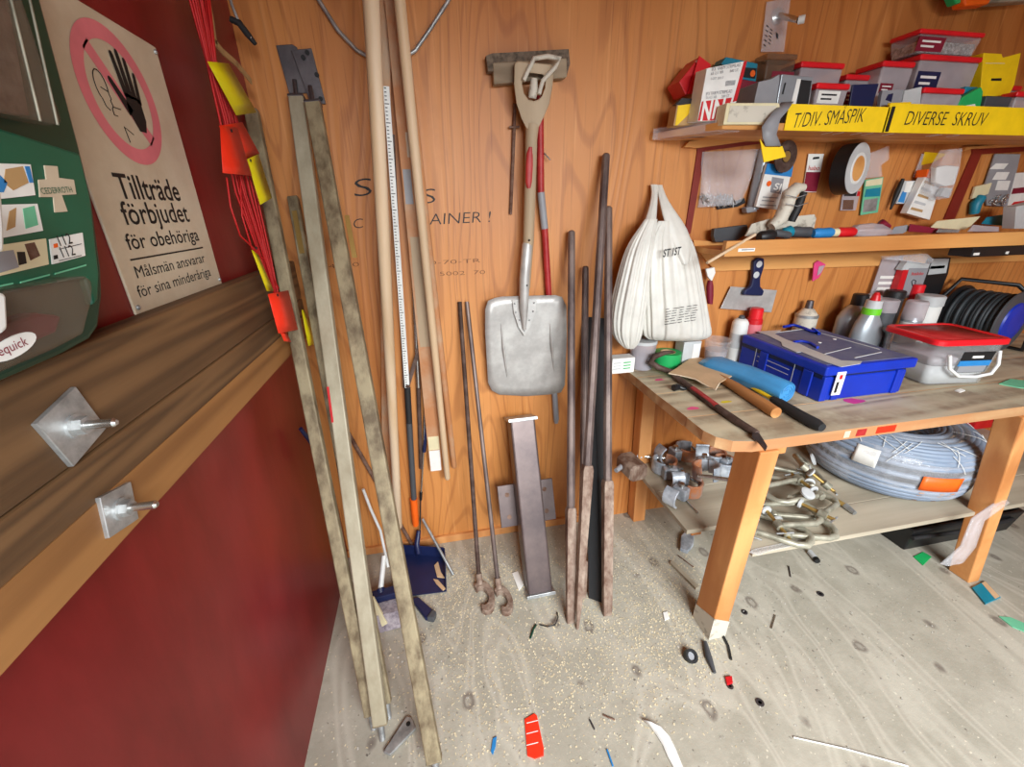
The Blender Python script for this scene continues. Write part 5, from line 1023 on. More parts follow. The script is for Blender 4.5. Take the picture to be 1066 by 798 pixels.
# spray cans
def can(name, label, cat, px, py, Y, r, h, prof, group=None, zb=BT):
    c = at(px, py, Z=zb) if Y is None else at(px, py, Y=Y); c = V((c.x, c.y if Y is None else Y, zb)); o = thing(name, label, cat, c, group)
    for nm, pr, m in prof: MB().lathe(c, (0, 0, 1), [(z*h, q*r) for z, q in pr], 28).build(nm, M[m], o)
    return o, c
c0, _ = can('spray_can', 'white spray can without cap against wall, left of red-capped can', 'spray can', 767, 355, 1.44, .031, .19, [('can', [(0, .9), (.02, 1), (.84, 1), (.9, .8), (.93, .5)], 'white_pl'), ('nozzle', [(.93, .38), (.98, .36), (1, .2)], 'dgrey'), ('print_band', [(.3, 1.005), (.62, 1.005)], 'lgrey')], 'spray cans by the wall')
can('spray_can', 'red and pink spray can with bright red cap against wall', 'spray can', 782, 350, 1.445, .030, .215, [('can', [(0, .9), (.02, 1), (.78, 1), (.82, .8)], 'red'), ('print_panel', [(.25, 1.006), (.7, 1.006)], 'pink'), ('cap', [(.8, .86), (.98, .84), (1, .7)], 'red_lid')], 'spray cans by the wall')
can('paint_tin', 'small old label-stained paint tin with conical top behind the blue case', 'tin', 838, 335, 1.45, .042, at(838, 313, Y=1.45).z-BT, [('tin', [(0, 1), (.72, 1), (.74, .96), (.84, .55), (.86, .4)], 'dirtyw'), ('spout', [(.86, .36), (1, .3)], 'dark_steel'), ('rim', [(.7, 1.03), (.75, 1.03)], 'steel')])
# crowbar, cardboard, handles
def cz(x, y, z): return at(x, y, Z=BT+z)
o = thing('crowbar', 'rusty crowbar with hooked claw lying diagonally across the bench corner', 'crowbar', cz(740, 410, 0))
MB().tube([cz(700, 366, .075), cz(692, 367, .085), cz(681, 371, .075), cz(677, 376.5, .05), cz(685, 382, .028), cz(698, 387, .016), cz(714, 400, .012), cz(742, 421, .012), cz(770, 440, .012), cz(788, 451, .010)], [.006, .009, .011, .0115, .0115, .0115, .0115, .0115, .0115, .010], 8).build('bar', M['rust_dark'], o)
MB().prism([cz(784, 447, .014), cz(791, 451, .014), cz(799, 464, .008), cz(797, 467.5, .006), cz(790, 459, .009), cz(783, 453, .014)], (0, 0, -.007)).build('flat_tip', M['dark_steel'], o, bevel=.001)
MB().tube([cz(721, 404.5, .0145), cz(746, 423, .0145)], .0105, 8).build('red_paint_wear', M['red_old'], o, label='remains of red paint')
o = thing('cardboard_scrap', 'torn piece of brown cardboard lying over the crowbar', 'cardboard', cz(735, 388, .03))
P = [cz(x, y, z) for x, y, z in ((696, 388, .026), (704, 383, .028), (721, 371, .03), (745, 374, .032), (757, 375, .032), (766, 382, .033), (764, 390, .033), (756, 394, .032), (749, 398, .030), (745, 405, .030), (738, 402, .029), (724, 394, .027), (712, 391, .027))]
n = len(P); MB().prism(P, (0, 0, -.004)).build('sheet', M['cardboard'], o); MB().tube([p-V((0, 0, .002)) for p in P[8:]+P[:1]], .0024, 6).build('torn_edge', M['card_edge'], o)
tag(MB().tube([cz(748, 392, .018), cz(765, 402, .018), cz(795, 421, .018), cz(808, 429.5, .018)], [.013, .0165, .0185, .0175], 16).build('hammer_handle', M['wood_h']), 'round wooden hammer handle with its cut end towards the bench front', 'handle')
o = thing('black_handled_tool', 'tool with long black rubber grip and yellow shank on bench front', 'tool', cz(830, 430, 0))
MB().tube([cz(766, 393, .015), cz(806, 416, .015)], .0065, 8).build('shank', M['yellow'], o); MB().tube([cz(804, 415, .017), cz(812, 420, .017), cz(835, 433.5, .017), cz(850, 441.5, .017), cz(856, 445, .017)], [.010, .0155, .0160, .0165, .012], 16).build('grip', M['black_rb'], o)
MB().tube([cz(762, 391, .012), cz(768, 394, .012)], .009, 8).build('ferrule', M['dark_steel'], o)
o = thing('black_clip', 'small black clip lying near the left edge of the bench', 'clip', cz(707, 402, 0))
MB().lathe(cz(703.5, 403, .013), (1, .3, 0), [(-.012, .008), (-.010, .012), (.010, .012), (.013, .007)], 12).build('clip_body', M['black'], o); MB().tube([cz(706, 402, .012), cz(712, 404.5, .008), cz(716, 404, .006)], [.010, .007, .004], 10).build('clip_tail', M['black'], o)
# blue sack roll
A, B_ = cz(744, 377, .038), cz(820, 408, .036); d = (B_-A).normalized(); u = d.cross(V((0, 0, 1))).normalized(); w_ = u.cross(d); L = (B_-A).length
o = thing('sack_roll', 'light blue plastic sack loosely rolled up between cardboard and blue case', 'roll', (A+B_)/2-V((0, 0, .036)))
rows = []
for k, (t, r, sq) in enumerate(((-.13, .030, .45), (-.10, .050, .5), (.04, .054, .6), (.25, .043, .8), (.5, .040, .95), (.8, .037, 1), (.97, .036, 1), (1.0, .034, 1))): rows.append((A+d*L*t+V((0, 0, r*sq-.038)), u*r, w_*r*sq))
MB().rings(rows, 40, 0, .05, 5).build('rolled_film', M['sky'], o)
for k in range(3): MB().torus(B_+d*.0015, d, .028-k*.009, .0016, 0, 28, 6, .3*k, 5.6).build('roll_layer', M['sky'], o)
# blue case
A = bt(850, 418); B_ = bt(936, 408); e1 = (B_-A); Wd = e1.length; e1.normalize(); e2 = V((-e1.y, e1.x, 0)); HB = at(857, 381, Y=A.y).z-BT
bk = at(767, 348, Z=BT+HB); Dp = min((bk-A).dot(e2), (1.47-A.y)); A2 = at(767, 348, Z=BT+HB)
bc = thing('tool_case', 'blue plastic tool case with dusty lid and slanting light grey strip', 'case', A+e1*Wd/2+e2*Dp/2)
def cs(s, t, z): return A+e1*(Wd*s)+e2*(Dp*t)+V((0, 0, HB*z))
def cbox(s0, s1, t0, t1, z0, z1, mb=None, m=0): return (mb or MB()).add([cs(s, t, z) for z in (z0, z1) for s, t in ((s0, t0), (s1, t0), (s1, t1), (s0, t1))], [(0, 1, 2, 3), (4, 5, 6, 7), (0, 1, 5, 4), (1, 2, 6, 5), (2, 3, 7, 6), (3, 0, 4, 7)], m)
cbox(.0, 1, .0, 1, 0, .66).build('base', M['blue'], bc, bevel=.006, seg=3)
mb = cbox(-.015, 1.06, -.02, 1.0, .72, .985); mb.build('lid_rim', M['blue'], bc, bevel=.006, seg=3)
cbox(.02, 1.03, .02, .98, .98, 1.0).build('lid_top', M['blue_top'], bc, bevel=.002)
cbox(.0, .99, .01, .99, .6, .75).build('seal_gap', M['navy'], bc)
for s in (.0, .14, .86): cbox(s, s+.075, -.018, .02, .02, .70).build('corner_rib', M['blue'], bc, bevel=.003)
for t in (.1, .62): cbox(-.014, .01, t, t+.1, .02, .72).build('side_rib', M['blue'], bc, bevel=.003)
mb = MB()
for z in (.35, .5): cbox(-.0035, .001, .35, .75, z, z+.018, mb)
for t in (.30, .78): cbox(-.0035, .001, t, t+.006, .05, .9, mb)
mb.build('moulded_lines', M['lgrey'], bc)
mb = cbox(.115, .215, -.026, -.02, .18, .82); cbox(.135, .165, -.0265, -.026, .25, .55, mb, 1); cbox(.15, .185, -.0265, -.026, .62, .74, mb, 2); mb.build('case_label', [M['paper'], M['ink'], M['red']], bc)
zl = BT+HB+.0005
P = [at(740+x/5.076, 330+y/5.076, Z=zl+.002) for x, y in ((245, 75), (372, 68), (338, 88), (400, 118), (470, 140), (520, 165), (690, 228), (800, 232), (790, 245), (690, 262), (600, 232), (480, 182), (455, 185), (378, 150), (372, 130), (300, 95))]
MB().prism(P, (0, 0, -.0015)).build('grey_strip', M['lgrey'], bc)
MB().tube([at(740+x/5.076, 330+y/5.076, Z=zl+.004) for x, y in ((440, 130), (480, 125), (530, 138), (565, 160))], .005, 8).build('strap_end', M['blue'], bc)
for (a, b2) in (((345, 82), (510, 60)), ((600, 195), (740, 160)), ((760, 215), (900, 185)), ((510, 65), (890, 170))): MB().tube([at(740+a[0]/5.076, 330+a[1]/5.076, Z=zl), at(740+b2[0]/5.076, 330+b2[1]/5.076, Z=zl)], .0018, 6).build('lid_groove', M['lgrey'], bc)
for x, y in ((653, 117), (575, 135)): MB().lathe(at(740+x/5.076, 330+y/5.076, Z=zl), (0, 0, 1), [(0, .006), (.002, .006)], 12).build('crumb', M['paper'], bc, label='white spot on the lid')
tag(MB().tube([at(x, y, Z=BT+HB+.006) for x, y in ((816, 340), (826, 338), (836, 341), (846, 345), (853, 347), (846, 342))], .006, 8).build('blue_hose', M['blue']), 'small blue looped strap resting on rear edge of case lid', 'strap')
# bottles
jz = BT
o = thing('jerrycan', 'silver-grey plastic canister with black cap behind the blue case', 'canister', V((2.0, 1.42, jz)))
c = at(881, 350, Y=1.40); c = V((c.x, 1.40, BT)); H_ = at(880, 318, Y=1.40).z-BT
MB().rings([(c+V((dx*.06, 0, H_*z)), V((hx_, 0, 0)), V((0, hy_, 0))) for z, hx_, hy_, dx in ((0, .056, .04, 0), (.04, .062, .045, 0), (.75, .062, .045, 0), (.9, .05, .04, .15), (1.0, .03, .028, .2))], 28).build('body', M['silver'], o)
MB().lathe(c+V((.012, 0, H_)), (0, 0, 1), [(0, .024), (.001, .028), (.042, .028), (.045, .024)], 24).build('cap', M['black'], o)
MB().box(c+V((-.02, -.0475, .03)), c+V((.05, -.044, H_*.55))).build('label', M['cblue'], o)
o = thing('oil_bottle', 'silver bottle with lime green collar and red nozzle behind the blue case', 'bottle', V((2.0, 1.3, jz)))
c = at(898, 358, Y=1.30); c = V((c.x, 1.30, BT)); H_ = at(900, 327, Y=1.30).z-BT
MB().rings([(c+V((dx, 0, H_*z)), V((hx_, 0, 0)), V((0, hy_, 0))) for z, hx_, hy_, dx in ((0, .06, .036, 0), (.05, .066, .04, 0), (.55, .066, .04, 0), (.8, .052, .036, -.006), (.95, .034, .03, -.01), (1.0, .03, .028, -.01))], 28).build('body', M['silver'], o)
MB().lathe(c+V((-.01, 0, H_)), (0, 0, 1), [(0, .031), (.024, .031)], 24).build('collar', M['lime'], o); MB().lathe(c+V((-.01, 0, H_+.024)), (0, 0, 1), [(0, .028), (.03, .026)], 24).build('spout', M['lgrey'], o); MB().lathe(c+V((-.01, 0, H_+.054)), (0, 0, 1), [(0, .017), (.02, .012), (.03, .007)], 16).build('nozzle', M['red'], o)
MB().tube([c+V((.03, -.038, H_*.75)), c+V((.055, -.04, H_*.65)), c+V((.062, -.04, H_*.4)), c+V((.05, -.04, H_*.18))], .009, 10).build('handle', M['silver'], o)
mb = MB()
for k in range(3): mb.box(c+V((.012, -.0425, H_*(.14+.09*k))), c+V((.05, -.039, H_*(.19+.09*k))))
mb.build('label', M['ink'], o)
def jar(name, label, px, pyt, Y, r, body, lid, lidh=.03, group=None, zb=BT, h=None, band=None):
    c = at(px, pyt, Y=Y); h = (c.z-zb); c = V((c.x, Y, zb)); o = thing(name, label, 'jar', c, group)
    MB().lathe(c, (0, 0, 1), [(0, r*.94), (.006, r), (h-lidh-.006, r), (h-lidh, r*.92)], 28).build('body', M[body], o); MB().lathe(c+V((0, 0, h-lidh)), (0, 0, 1), [(0, r*1.06), (lidh-.004, r*1.06), (lidh, r*.97)], 28).build('lid', M[lid], o)
    if band: MB().lathe(c+V((0, 0, h*band[0])), (0, 0, 1), [(0, r*1.012), (h*band[1], r*1.012)], 28).build('label', M[band[2]], o)
    return o
jar('lidded_jar', 'clear-lidded dark jar between the oil bottle and magenta-capped spray can', 924, 311, 1.36, .040, 'dgrey', 'frost', .05)
jar('lidded_jar', 'clear pinkish-lidded jar behind the oil bottle', 908, 307, 1.438, .033, 'frost', 'frost', .03)
jar('white_jar', 'white jar with grey screw lid at right end of bottle group', 970, 307, 1.355, .045, 'white_pl', 'lgrey', .04, band=(.42, .05, 'ink'))
jar('black_jar', 'black-capped jar in front of the clear hanging packs', 933, 302, 1.395, .034, 'dgrey', 'black', .03)
jar('red_jar', 'small red-capped red jar standing behind the white jar', 957, 296, 1.432, .022, 'red', 'red_lid', .05)
o, c = can('spray_can', 'spray can with clear pink lid and white label behind red-lidded tub', 'spray can', 939, 360, 1.29, .034, .01, [('can', [(0, .9), (1, 1)], 'lgrey')])
ht = at(941, 314, Y=1.29).z-BT
MB().lathe(c, (0, 0, 1), [(0, .032), (.008, .034), (ht*.68, .034), (ht*.74, .030)], 28).build('body', M['silver'], o); MB().lathe(c+V((0, 0, ht*.7)), (0, 0, 1), [(0, .036), (ht*.28, .035), (ht*.3, .031)], 28).build('clear_cap', M['frost'], o)
MB().lathe(c, (0, 0, 1), [(ht*.05, .0344), (ht*.66, .0344)], 28).build('label', M['white_pl'], o); MB().lathe(c, (0, 0, 1), [(ht*.12, .0348), (ht*.3, .0348)], 28).build('colour_band', M['sky'], o)
# packs on the wall above the bottles
card('blister_pack', 'clear pack with white label lines hanging under the middle shelf, left of carton', 'pack', [(905, 310), (919, 269), (941, 266), (934, 308)], W-.022, .005, 'frost', parts=[('label_line', [(912, 302), (914, 299), (934, 299), (933, 302)], 'paper'), ('label_line', [(914, 296), (915, 293), (935, 293), (934, 296)], 'paper'), ('label_line', [(916, 290), (917, 287), (936, 287), (936, 290)], 'paper')])
o = thing('hook_carton', 'grey carton with red side, shackle drawing and red lettering', 'carton', at(948, 308, Y=W-.05))
quad([(931, 308), (941, 280), (948, 279), (939, 309)], W-.053, .028).build('red_side', M['red'], o, bevel=.001); quad([(938, 309), (947, 279), (967, 279), (955, 312)], W-.055, .03).build('front', M['grey'], o, bevel=.001); quad([(938, 281), (945, 271), (968, 275), (966, 280)], W-.053, .025).build('top', M['lgrey'], o)
a, b2 = at(948.5, 286.5, Y=W-.0558), at(961, 286, Y=W-.0558); mb = MB(); mb.text('haklo', a, b2-a, (.1, 0, 1), .014, (b2-a).length, 0, .01); mb.build('red_lettering', M['red'], o)
MB().tube([at(x, y, Y=W-.0565) for x, y in ((950, 297), (949, 293), (951, 291), (953.5, 292), (952.5, 296.5), (950, 297.5))], .0015, 6).build('shackle_drawing', M['ink'], o)
card('hang_pack', 'black and white printed pack right of the grey carton', 'pack', [(955, 309), (962, 284), (969, 269), (990, 268), (987, 285), (977, 309)], W-.03, .013, 'black', parts=[('white_header', [(966, 286), (971, 269), (988, 269), (985, 284)], 'lgrey'), ('print_line', [(968, 280), (969, 277), (984, 276), (983, 279)], 'ink')])
mb = quad([(923, 270), (921, 267), (965, 264), (972, 270), (968, 275), (945, 272)], W-.075, .018); tag(mb.build('clear_pack', M['film']), 'crinkled clear pack lying over top of the grey carton', 'pack')
# red-lidded bucket
A = bt(944, 391); B_ = bt(1022, 394)
o = thing('screw_bucket', 'clear bucket with red lid, white handle and black-blue label on bench', 'bucket', V((1.95, 1.2, BT)))
Lc = at(932, 347, Y=1.15); zt = BT+.168
def bk4(z, pts): return [at(x, y, Z=z) for x, y in pts]
top = bk4(zt, ((935, 344), (982, 334.5), (1037, 348), (985, 356))); bot = bk4(BT, ((944, 386), (985, 372), (1022, 386), (984, 399)))
cT = sum(top, V((0, 0, 0)))/4; cB = V((cT.x, cT.y, BT)); hx_, hy_ = .132, .108
ang = math.radians(-8); ex, ey = V((math.cos(ang), math.sin(ang), 0)), V((-math.sin(ang), math.cos(ang), 0))
def sq(z, k, r=.25, n=8):
    out = []
    for (sx, sy, a0) in ((1, 1, 0), (-1, 1, 90), (-1, -1, 180), (1, -1, 270)):
        for i in range(n):
            a = math.radians(a0+90*i/(n-1)); out.append(cB+V((0, 0, z))+ex*k*hx_*(sx*(1-r)+r*math.cos(a))+ey*k*hy_*(sy*(1-r)+r*math.sin(a)))
    return out
def stackq(mb, levels, m=0, sm=True):
    R = [sq(z, k) for z, k in levels]; n = len(R[0]); mb.add([p for r in R for p in r], [(i*n+j, i*n+(j+1) % n, (i+1)*n+(j+1) % n, (i+1)*n+j) for i in range(len(R)-1) for j in range(n)]+[tuple(range(n)), tuple(range((len(R)-1)*n, len(R)*n))], m, sm); return mb
stackq(MB(), [(0, .84), (.006, .86), (.150, .96), (.152, .98)]).build('bucket', M['clear'], o); stackq(MB(), [(.004, .8), (.07, .84)]).build('white_contents', M['lgrey'], o); stackq(MB(), [(.07, .82), (.1, .85)]).build('bagged_contents', M['frost'], o)
stackq(MB(), [(.150, 1.0), (.151, 1.03), (.166, 1.03), (.170, 1.0), (.170, .9), (.1665, .88)], 0, False).build('lid', M['red_lid'], o); stackq(MB(), [(.1662, .87), (.1672, .87)]).build('lid_panel', M['red_old'], o)
f_ = cB-ey*hy_*.94; mb = MB().obox(f_+ex*.035+V((0, 0, .085))-ey*(-.004), ex*.058, ey*.0015, V((0, .0, .04))+ey*-.004)
mb.obox(f_+ex*.035+V((0, 0, .082))-ey*(-.0022), ex*.058, ey*.0012, V((0, 0, .010))+ey*-.001, 1); mb.obox(f_+ex*.035+V((0, 0, .106))-ey*(.0005), ex*.02, ey*.0012, V((0, 0, .004)), 2); mb.obox(f_+ex*.035+V((0, 0, .060))+ey*(.005), ex*.05, ey*.0012, V((0, 0, .012))+ey*-.001, 3); mb.build('label', [M['ink'], M['cblue'], M['paper'], M['grey']], o)
MB().tube([cB-ex*hx_*.62-ey*hy_*1.02+V((0, 0, .118)), cB-ex*hx_*.5-ey*hy_*1.05+V((0, 0, .07)), cB-ex*hx_*.2-ey*hy_*1.08+V((0, 0, .042)), cB+ex*hx_*.3-ey*hy_*1.08+V((0, 0, .038)), cB+ex*hx_*.75-ey*hy_*1.03+V((0, 0, .045)), cB+ex*hx_*.93-ey*hy_*.95+V((0, 0, .075)), cB+ex*hx_*.97-ey*hy_*.8+V((0, 0, .12))], .0055, 10).build('handle', M['white_pl'], o)
# cable drum
o = thing('cable_reel', 'black cable reel with blue hub wound with dark cable at bench rear', 'cable reel', V((2.6, 1.38, BT)))
c = at(1060, 322, Y=1.24); R_ = .125; zc = BT+R_+.012; c = V((c.x, 1.24, zc)); dn = V((-.15, 1, 0)).normalized()
MB().lathe(c, dn, [(0, R_), (.006, R_+.002), (.010, R_-.004), (.010, .08)], 40).build('flange', M['dgrey'], o); MB().lathe(c+dn*.18, dn, [(0, .08), (0, R_), (.008, R_)], 40).build('flange', M['black'], o)
MB().lathe(c-dn*.006, dn, [(-.004, .05), (0, .078), (.006, .082)], 28).build('blue_hub', M['blue'], o)
mb = MB()
for k in range(17): mb.torus(c+dn*(.018+.0098*k), dn, R_-.022+.004*math.sin(k*2.2), .0078, 0, 36, 8)
mb.build('cable_winding', M['cable'], o)
u = dn.cross(V((0, 0, 1))).normalized(); p = lambda a, b3, z: V((c.x, c.y, BT))+dn*a+u*b3+V((0, 0, z))
MB().tube([p(-.02, -.13, .008), p(.21, -.13, .008), p(.21, -.11, .2), p(.21, 0, .285), p(.03, 0, .285), p(-.02, .11, .2), p(-.02, .13, .008), p(.21, .13, .008)], .0085, 10).build('stand_frame', M['black'], o)
tag(MB().prism([bt(x, y, .003) for x, y in ((1040, 399), (1052, 394), (1085, 398), (1085, 405), (1060, 403))], (0, 0, -.003)).build('mint_cloth', M['mint'], bevel=.0008), 'flat mint-green cloth strip on bench at right edge', 'cloth')
tag(MB().prism([bt(x, y, .003) for x, y in ((994, 406), (1000, 404), (1005, 406), (999, 408))], (0, 0, -.003)).build('white_chip', M['paper']), 'white chip on the bench in front of red-lidded bucket', 'chip')
# ------------------------------------------------------------------ lower shelf : mallet, couplers, clamps, conduit coil
def ls(x, y, z=0): return at(x, y, Z=LS+z)
c = ls(662, 478); o = thing('sledge_hammer', 'rusty sledge hammer head at left end of lower shelf', 'hammer', c)
a = at(655, 458, Z=LS+.07); b2 = at(663, 486, Z=LS+.0); d = V((.12, -1, 0)).normalized(); u = V((1, .12, 0)).normalized()
c = V((at(659, 472, Y=1.365).x, 1.365, LS+.042)); mb = MB(); vs = []
for t, k in ((-.058, .84), (-.05, 1), (.05, 1), (.058, .84)):
    for q in range(8):
        an = math.radians(22.5+45*q); vs.append(c+d*t+u*math.copysign(abs(math.cos(an))**.6, math.cos(an))*.044*k+V((0, 0, math.copysign(abs(math.sin(an))**.6, math.sin(an))*.041*k)))
mb.add(vs, [(i*8+q, i*8+(q+1) % 8, i*8+8+(q+1) % 8, i*8+8+q) for i in range(3) for q in range(8)]+[tuple(range(8)), tuple(range(24, 32))]); mb.build('head', M['bar_tip'], o, bevel=.003)
MB().tube([c+d*-.02-u*.03, c-u*.075+V((0, 0, -.005))], [.012, .010], 10).build('handle_stub', M['grey'], o)
def coupler(label, c, rz, tilt=0, mt='zinc', flip=1):
    o = thing('scaffold_coupler', label, 'coupler', c, 'scaffold couplers on the lower shelf')
    def P(x, y, z): return V(o['_w'])+V((x, y, z))
    for s, m in ((1, 'zinc'), (-1, 'zinc_rust')):         # two hinged half jaws
        n = 12; vs = []
        for k in range(n+1):
            a = math.radians(20+150*k/n)*s
            for r, z in ((.036, .0), (.029, .0), (.029, .044), (.036, .044)): vs.append(P(math.cos(a)*r, math.sin(a)*r+.004*s, z+.002))
        fs = [(k*4+q, k*4+(q+1) % 4, k*4+4+(q+1) % 4, k*4+4+q) for k in range(n) for q in range(4)]+[(0, 1, 2, 3), (n*4, n*4+1, n*4+2, n*4+3)]
        MB().add(vs, fs, 0, False).build('jaw', M[m], o, bevel=.002)
    MB().tube([P(.036, -.028, .024), P(.040, .012, .024), P(.052, .052, .024), P(.058, .072, .024)], [.006, .0062, .0062, .006], 10).build('eye_bolt', M['chrome'], o)
    MB().lathe(P(.054, .058, .024), V((.06, .2, 0)), [(0, .013), (.016, .013), (.016, .006)], 6, sm=False).build('nut', M['zinc'], o)
    MB().box(P(-.062, -.022, .004), P(-.034, .022, .044)).build('pivot_block', M['zinc'], o, bevel=.005, seg=3)
    MB().tube([P(-.048, 0, -.0), P(-.048, 0, .056)], .008, 10).build('rivet', M['chrome'], o)
    n = 10; vs = []
    for k in range(n+1):       # second saddle set across
        a = math.radians(200+140*k/n-90)
        for r, y in ((.034, -.02), (.027, -.02), (.027, .02), (.034, .02)): vs.append(P(-.09+math.cos(a)*r*.9, y, .034+math.sin(a)*r))
    MB().add(vs, [(k*4+q, k*4+(q+1) % 4, k*4+4+(q+1) % 4, k*4+4+q) for k in range(n) for q in range(4)]+[(0, 1, 2, 3), (n*4, n*4+1, n*4+2, n*4+3)]).build('saddle', M['zinc'], o, bevel=.002)
    o.scale = (1.3, 1.3, 1.3); o.rotation_euler = (0, tilt, rz); return o
cp = coupler('galvanised coupler nearest the shelf front, rusty jaw to its left', ls(716, 512, .002), .5)
copy_thing(cp, ls(752, 490, .002), 2.3, 'galvanised coupler with rusty jaw beside the front bench leg')
copy_thing(cp, at(692, 480, Y=1.36)*1.0+V((0, 0, LS+.002-at(692, 480, Y=1.36).z)), 1.4, 'galvanised coupler lying beside the rusty hammer head')
copy_thing(cp, V((at(746, 462, Y=1.36).x, 1.36, LS+.004)), 1.9, 'coupler furthest back on the right, mostly hidden behind the front bench leg')
copy_thing(cp, V((at(716, 462, Y=1.43).x, 1.43, LS+.004)), .1, 'coupler lying flat at the very back, against wall beside rear bench leg')
copy_thing(cp, ls(735, 497, .066), (.12, -.1, 4.2), 'coupler stacked on top of the two front ones')
tag(MB().tube([ls(714, 520, .004), ls(727, 534, .004)], .0035, 8).build('long_nail', M['chrome']), 'bright long nail on shelf below the front coupler', 'nail')
def clamp(label, c, rot, L=.17, W_=.05):
    o = thing('c_clamp', label, 'clamp', c, 'forged clamps on the lower shelf')
    def P(x, y, z=0): return V(o['_w'])+V((x, y, z+.018))
    pts = [P(-L*.5, W_), P(-L*.1, W_), P(L*.28, W_*1.0), P(L*.44, W_*.72), P(L*.5, W_*.2), P(L*.5, -W_*.2), P(L*.44, -W_*.72), P(L*.28, -W_), P(-L*.1, -W_), P(-L*.5, -W_)]
    MB().tube(pts, [.010, .010, .0105, .0115, .012, .012, .0115, .0105, .010, .010], 10).build('frame', M['clampm'], o)
    MB().lathe(P(-L*.5, W_), (0, -1, 0), [(-.014, .008), (-.012, .013), (.012, .013), (.014, .010)], 12).build('anvil', M['clampm'], o)
    MB().tube([P(-L*.5, -W_*1.75), P(-L*.5, W_*.30)], .006, 10).build('spindle', M['gold'], o); MB().lathe(P(-L*.5, -W_), (0, -1, 0), [(-.014, .010), (-.012, .0145), (.014, .0145), (.016, .010)], 12).build('threaded_boss', M['clampm'], o)
    MB().lathe(P(-L*.5, W_*.30), (0, 1, 0), [(0, .006), (.002, .017), (.008, .018), (.010, .012)], 16).build('pad', M['lgrey'], o); MB().tube([P(-L*.5-.03, -W_*1.7), P(-L*.5+.03, -W_*1.7)], .0035, 8).build('tommy_bar', M['steel'], o)
    o.rotation_euler = rot; return o
cl = clamp('forged clamp flat on shelf, nearest the front edge beside the bench leg', ls(812, 556, .002), (0, 0, -.75))
for x, y, z, r, lb_ in ((838, 552, .002, (0, 0, -.35), 'greenish forged clamp flat at the front edge, right of nearest one'), (824, 538, .03, (.08, 0, -.15), 'forged clamp lying across the two front clamps'), (820, 515, .05, (0, .1, 3.1), 'forged clamp with straight twin bars in middle of heap'), (815, 498, .03, (.1, 0, 2.5), 'dark forged clamp at the rear left of heap, by the leg'), (838, 490, .055, (.6, .2, 1.0), 'forged clamp tipped up at back of heap near the coil'), (848, 525, .03, (0, .15, .4), 'forged clamp at right side of heap with spindle towards the coil')):
    copy_thing(cl, ls(x, y, z), r, lb_)
for x, y, z, ax, lb_ in ((845, 478, .09, (.6, -.6, .5), 'loose round steel pad at top rear of clamp heap'), (842, 490, .08, (.7, -.6, .4), 'loose round steel pad just below the topmost one'), (840, 514, .09, (.1, -.4, .9), 'large flat round pad lying on middle of clamp heap')):
    o = MB().lathe(ls(x, y, z), ax, [(0, .012), (.002, .024), (.008, .024), (.010, .016)], 20).build('steel_pad', M['lgrey']); tag(o, lb_, 'pad', 'loose clamp pads')
o = thing('brass_spindle', 'yellowish steel spindle lying on shelf between clamps and coil', 'spindle', ls(875, 522)); MB().tube([ls(860, 514, .02), ls(880, 526, .012)], .008, 10).build('rod', M['gold'], o); MB().tube([ls(880, 526, .012), ls(890, 534, .010)], [.011, .008], 10).build('tip', M['steel'], o)
tag(MB().prism([ls(x, y, .004) for x, y in ((780, 574), (786, 571), (838, 560), (842, 564), (800, 573), (790, 577))], (0, 0, -.004)).build('tape_remnant', M['film']), 'torn silver tape remnant along front edge of lower shelf', 'tape')
# conduit coil in film
pf = at(952, 530, Z=LS+.02); cc = V((pf.x+.17, pf.y+.275, LS)); co = thing('conduit_coil', 'blue-grey conduit coil wrapped in clear film with orange label', 'coil', cc)
R0, ra, rb_ = .192, .080, .112; mb = MB(); N = 32
for k in range(N):
    a = 2*math.pi*k/N; rr = R0+ra*math.copysign(abs(math.cos(a))**.6, math.cos(a)); z = .124+rb_*math.copysign(abs(math.sin(a))**.6, math.sin(a)); mb.torus(cc+V((0, 0, z)), (0, 0, 1), rr, .0108, 0, 56, 8)
mb.build('conduit_turns', M['conduit'], co)
mb = MB(); n1, n2_ = 64, 18; vs = []; random.seed(11)
for i in range(n1):
    A = 2*math.pi*i/n1
    for k in range(n2_):
        a = 2*math.pi*k/n2_; f = 1.16+.05*math.sin(5*A+k)+random.uniform(-.025, .03); rr = R0+ra*f*math.copysign(abs(math.cos(a))**.75, math.cos(a)); z = max(.003, .124+rb_*min(f, 1.10)*math.copysign(abs(math.sin(a))**.75, math.sin(a)))
        vs.append(cc+V((math.cos(A)*rr, math.sin(A)*rr, z)))
mb.add(vs, [(i*n2_+k, ((i+1) % n1)*n2_+k, ((i+1) % n1)*n2_+(k+1) % n2_, i*n2_+(k+1) % n2_) for i in range(n1) for k in range(n2_)], 0, False); mb.build('film_wrap', M['film'], co)
def oc(A, z, f=1.25): a = math.asin(max(-1, min(1, (z-.124)/(rb_*1.2)))); rr = R0+ra*f*abs(math.cos(a))**.75; return cc+V((math.cos(A)*rr, math.sin(A)*rr, z))
def patch(A0, A1, z0, z1, m, nm, f=1.27):
    mb = MB(); n = 8; vs = [oc(A0+(A1-A0)*i/n, z, f) for i in range(n+1) for z in (z0, z1)]; mb.add(vs, [(2*i, 2*i+1, 2*i+3, 2*i+2) for i in range(n)], 0, True); return mb.build(nm, M[m], co, solid=.001)
patch(math.radians(-121), math.radians(-95), .085, .145, 'orange', 'orange_label')
patch(math.radians(-163), math.radians(-148), .13, .20, 'paper', 'white_label', 1.22)
for a in (-118, -104, -96): patch(math.radians(a), math.radians(a+3), .02, .07, 'zinc_rust', 'printed_band', 1.2)
random.seed(21)
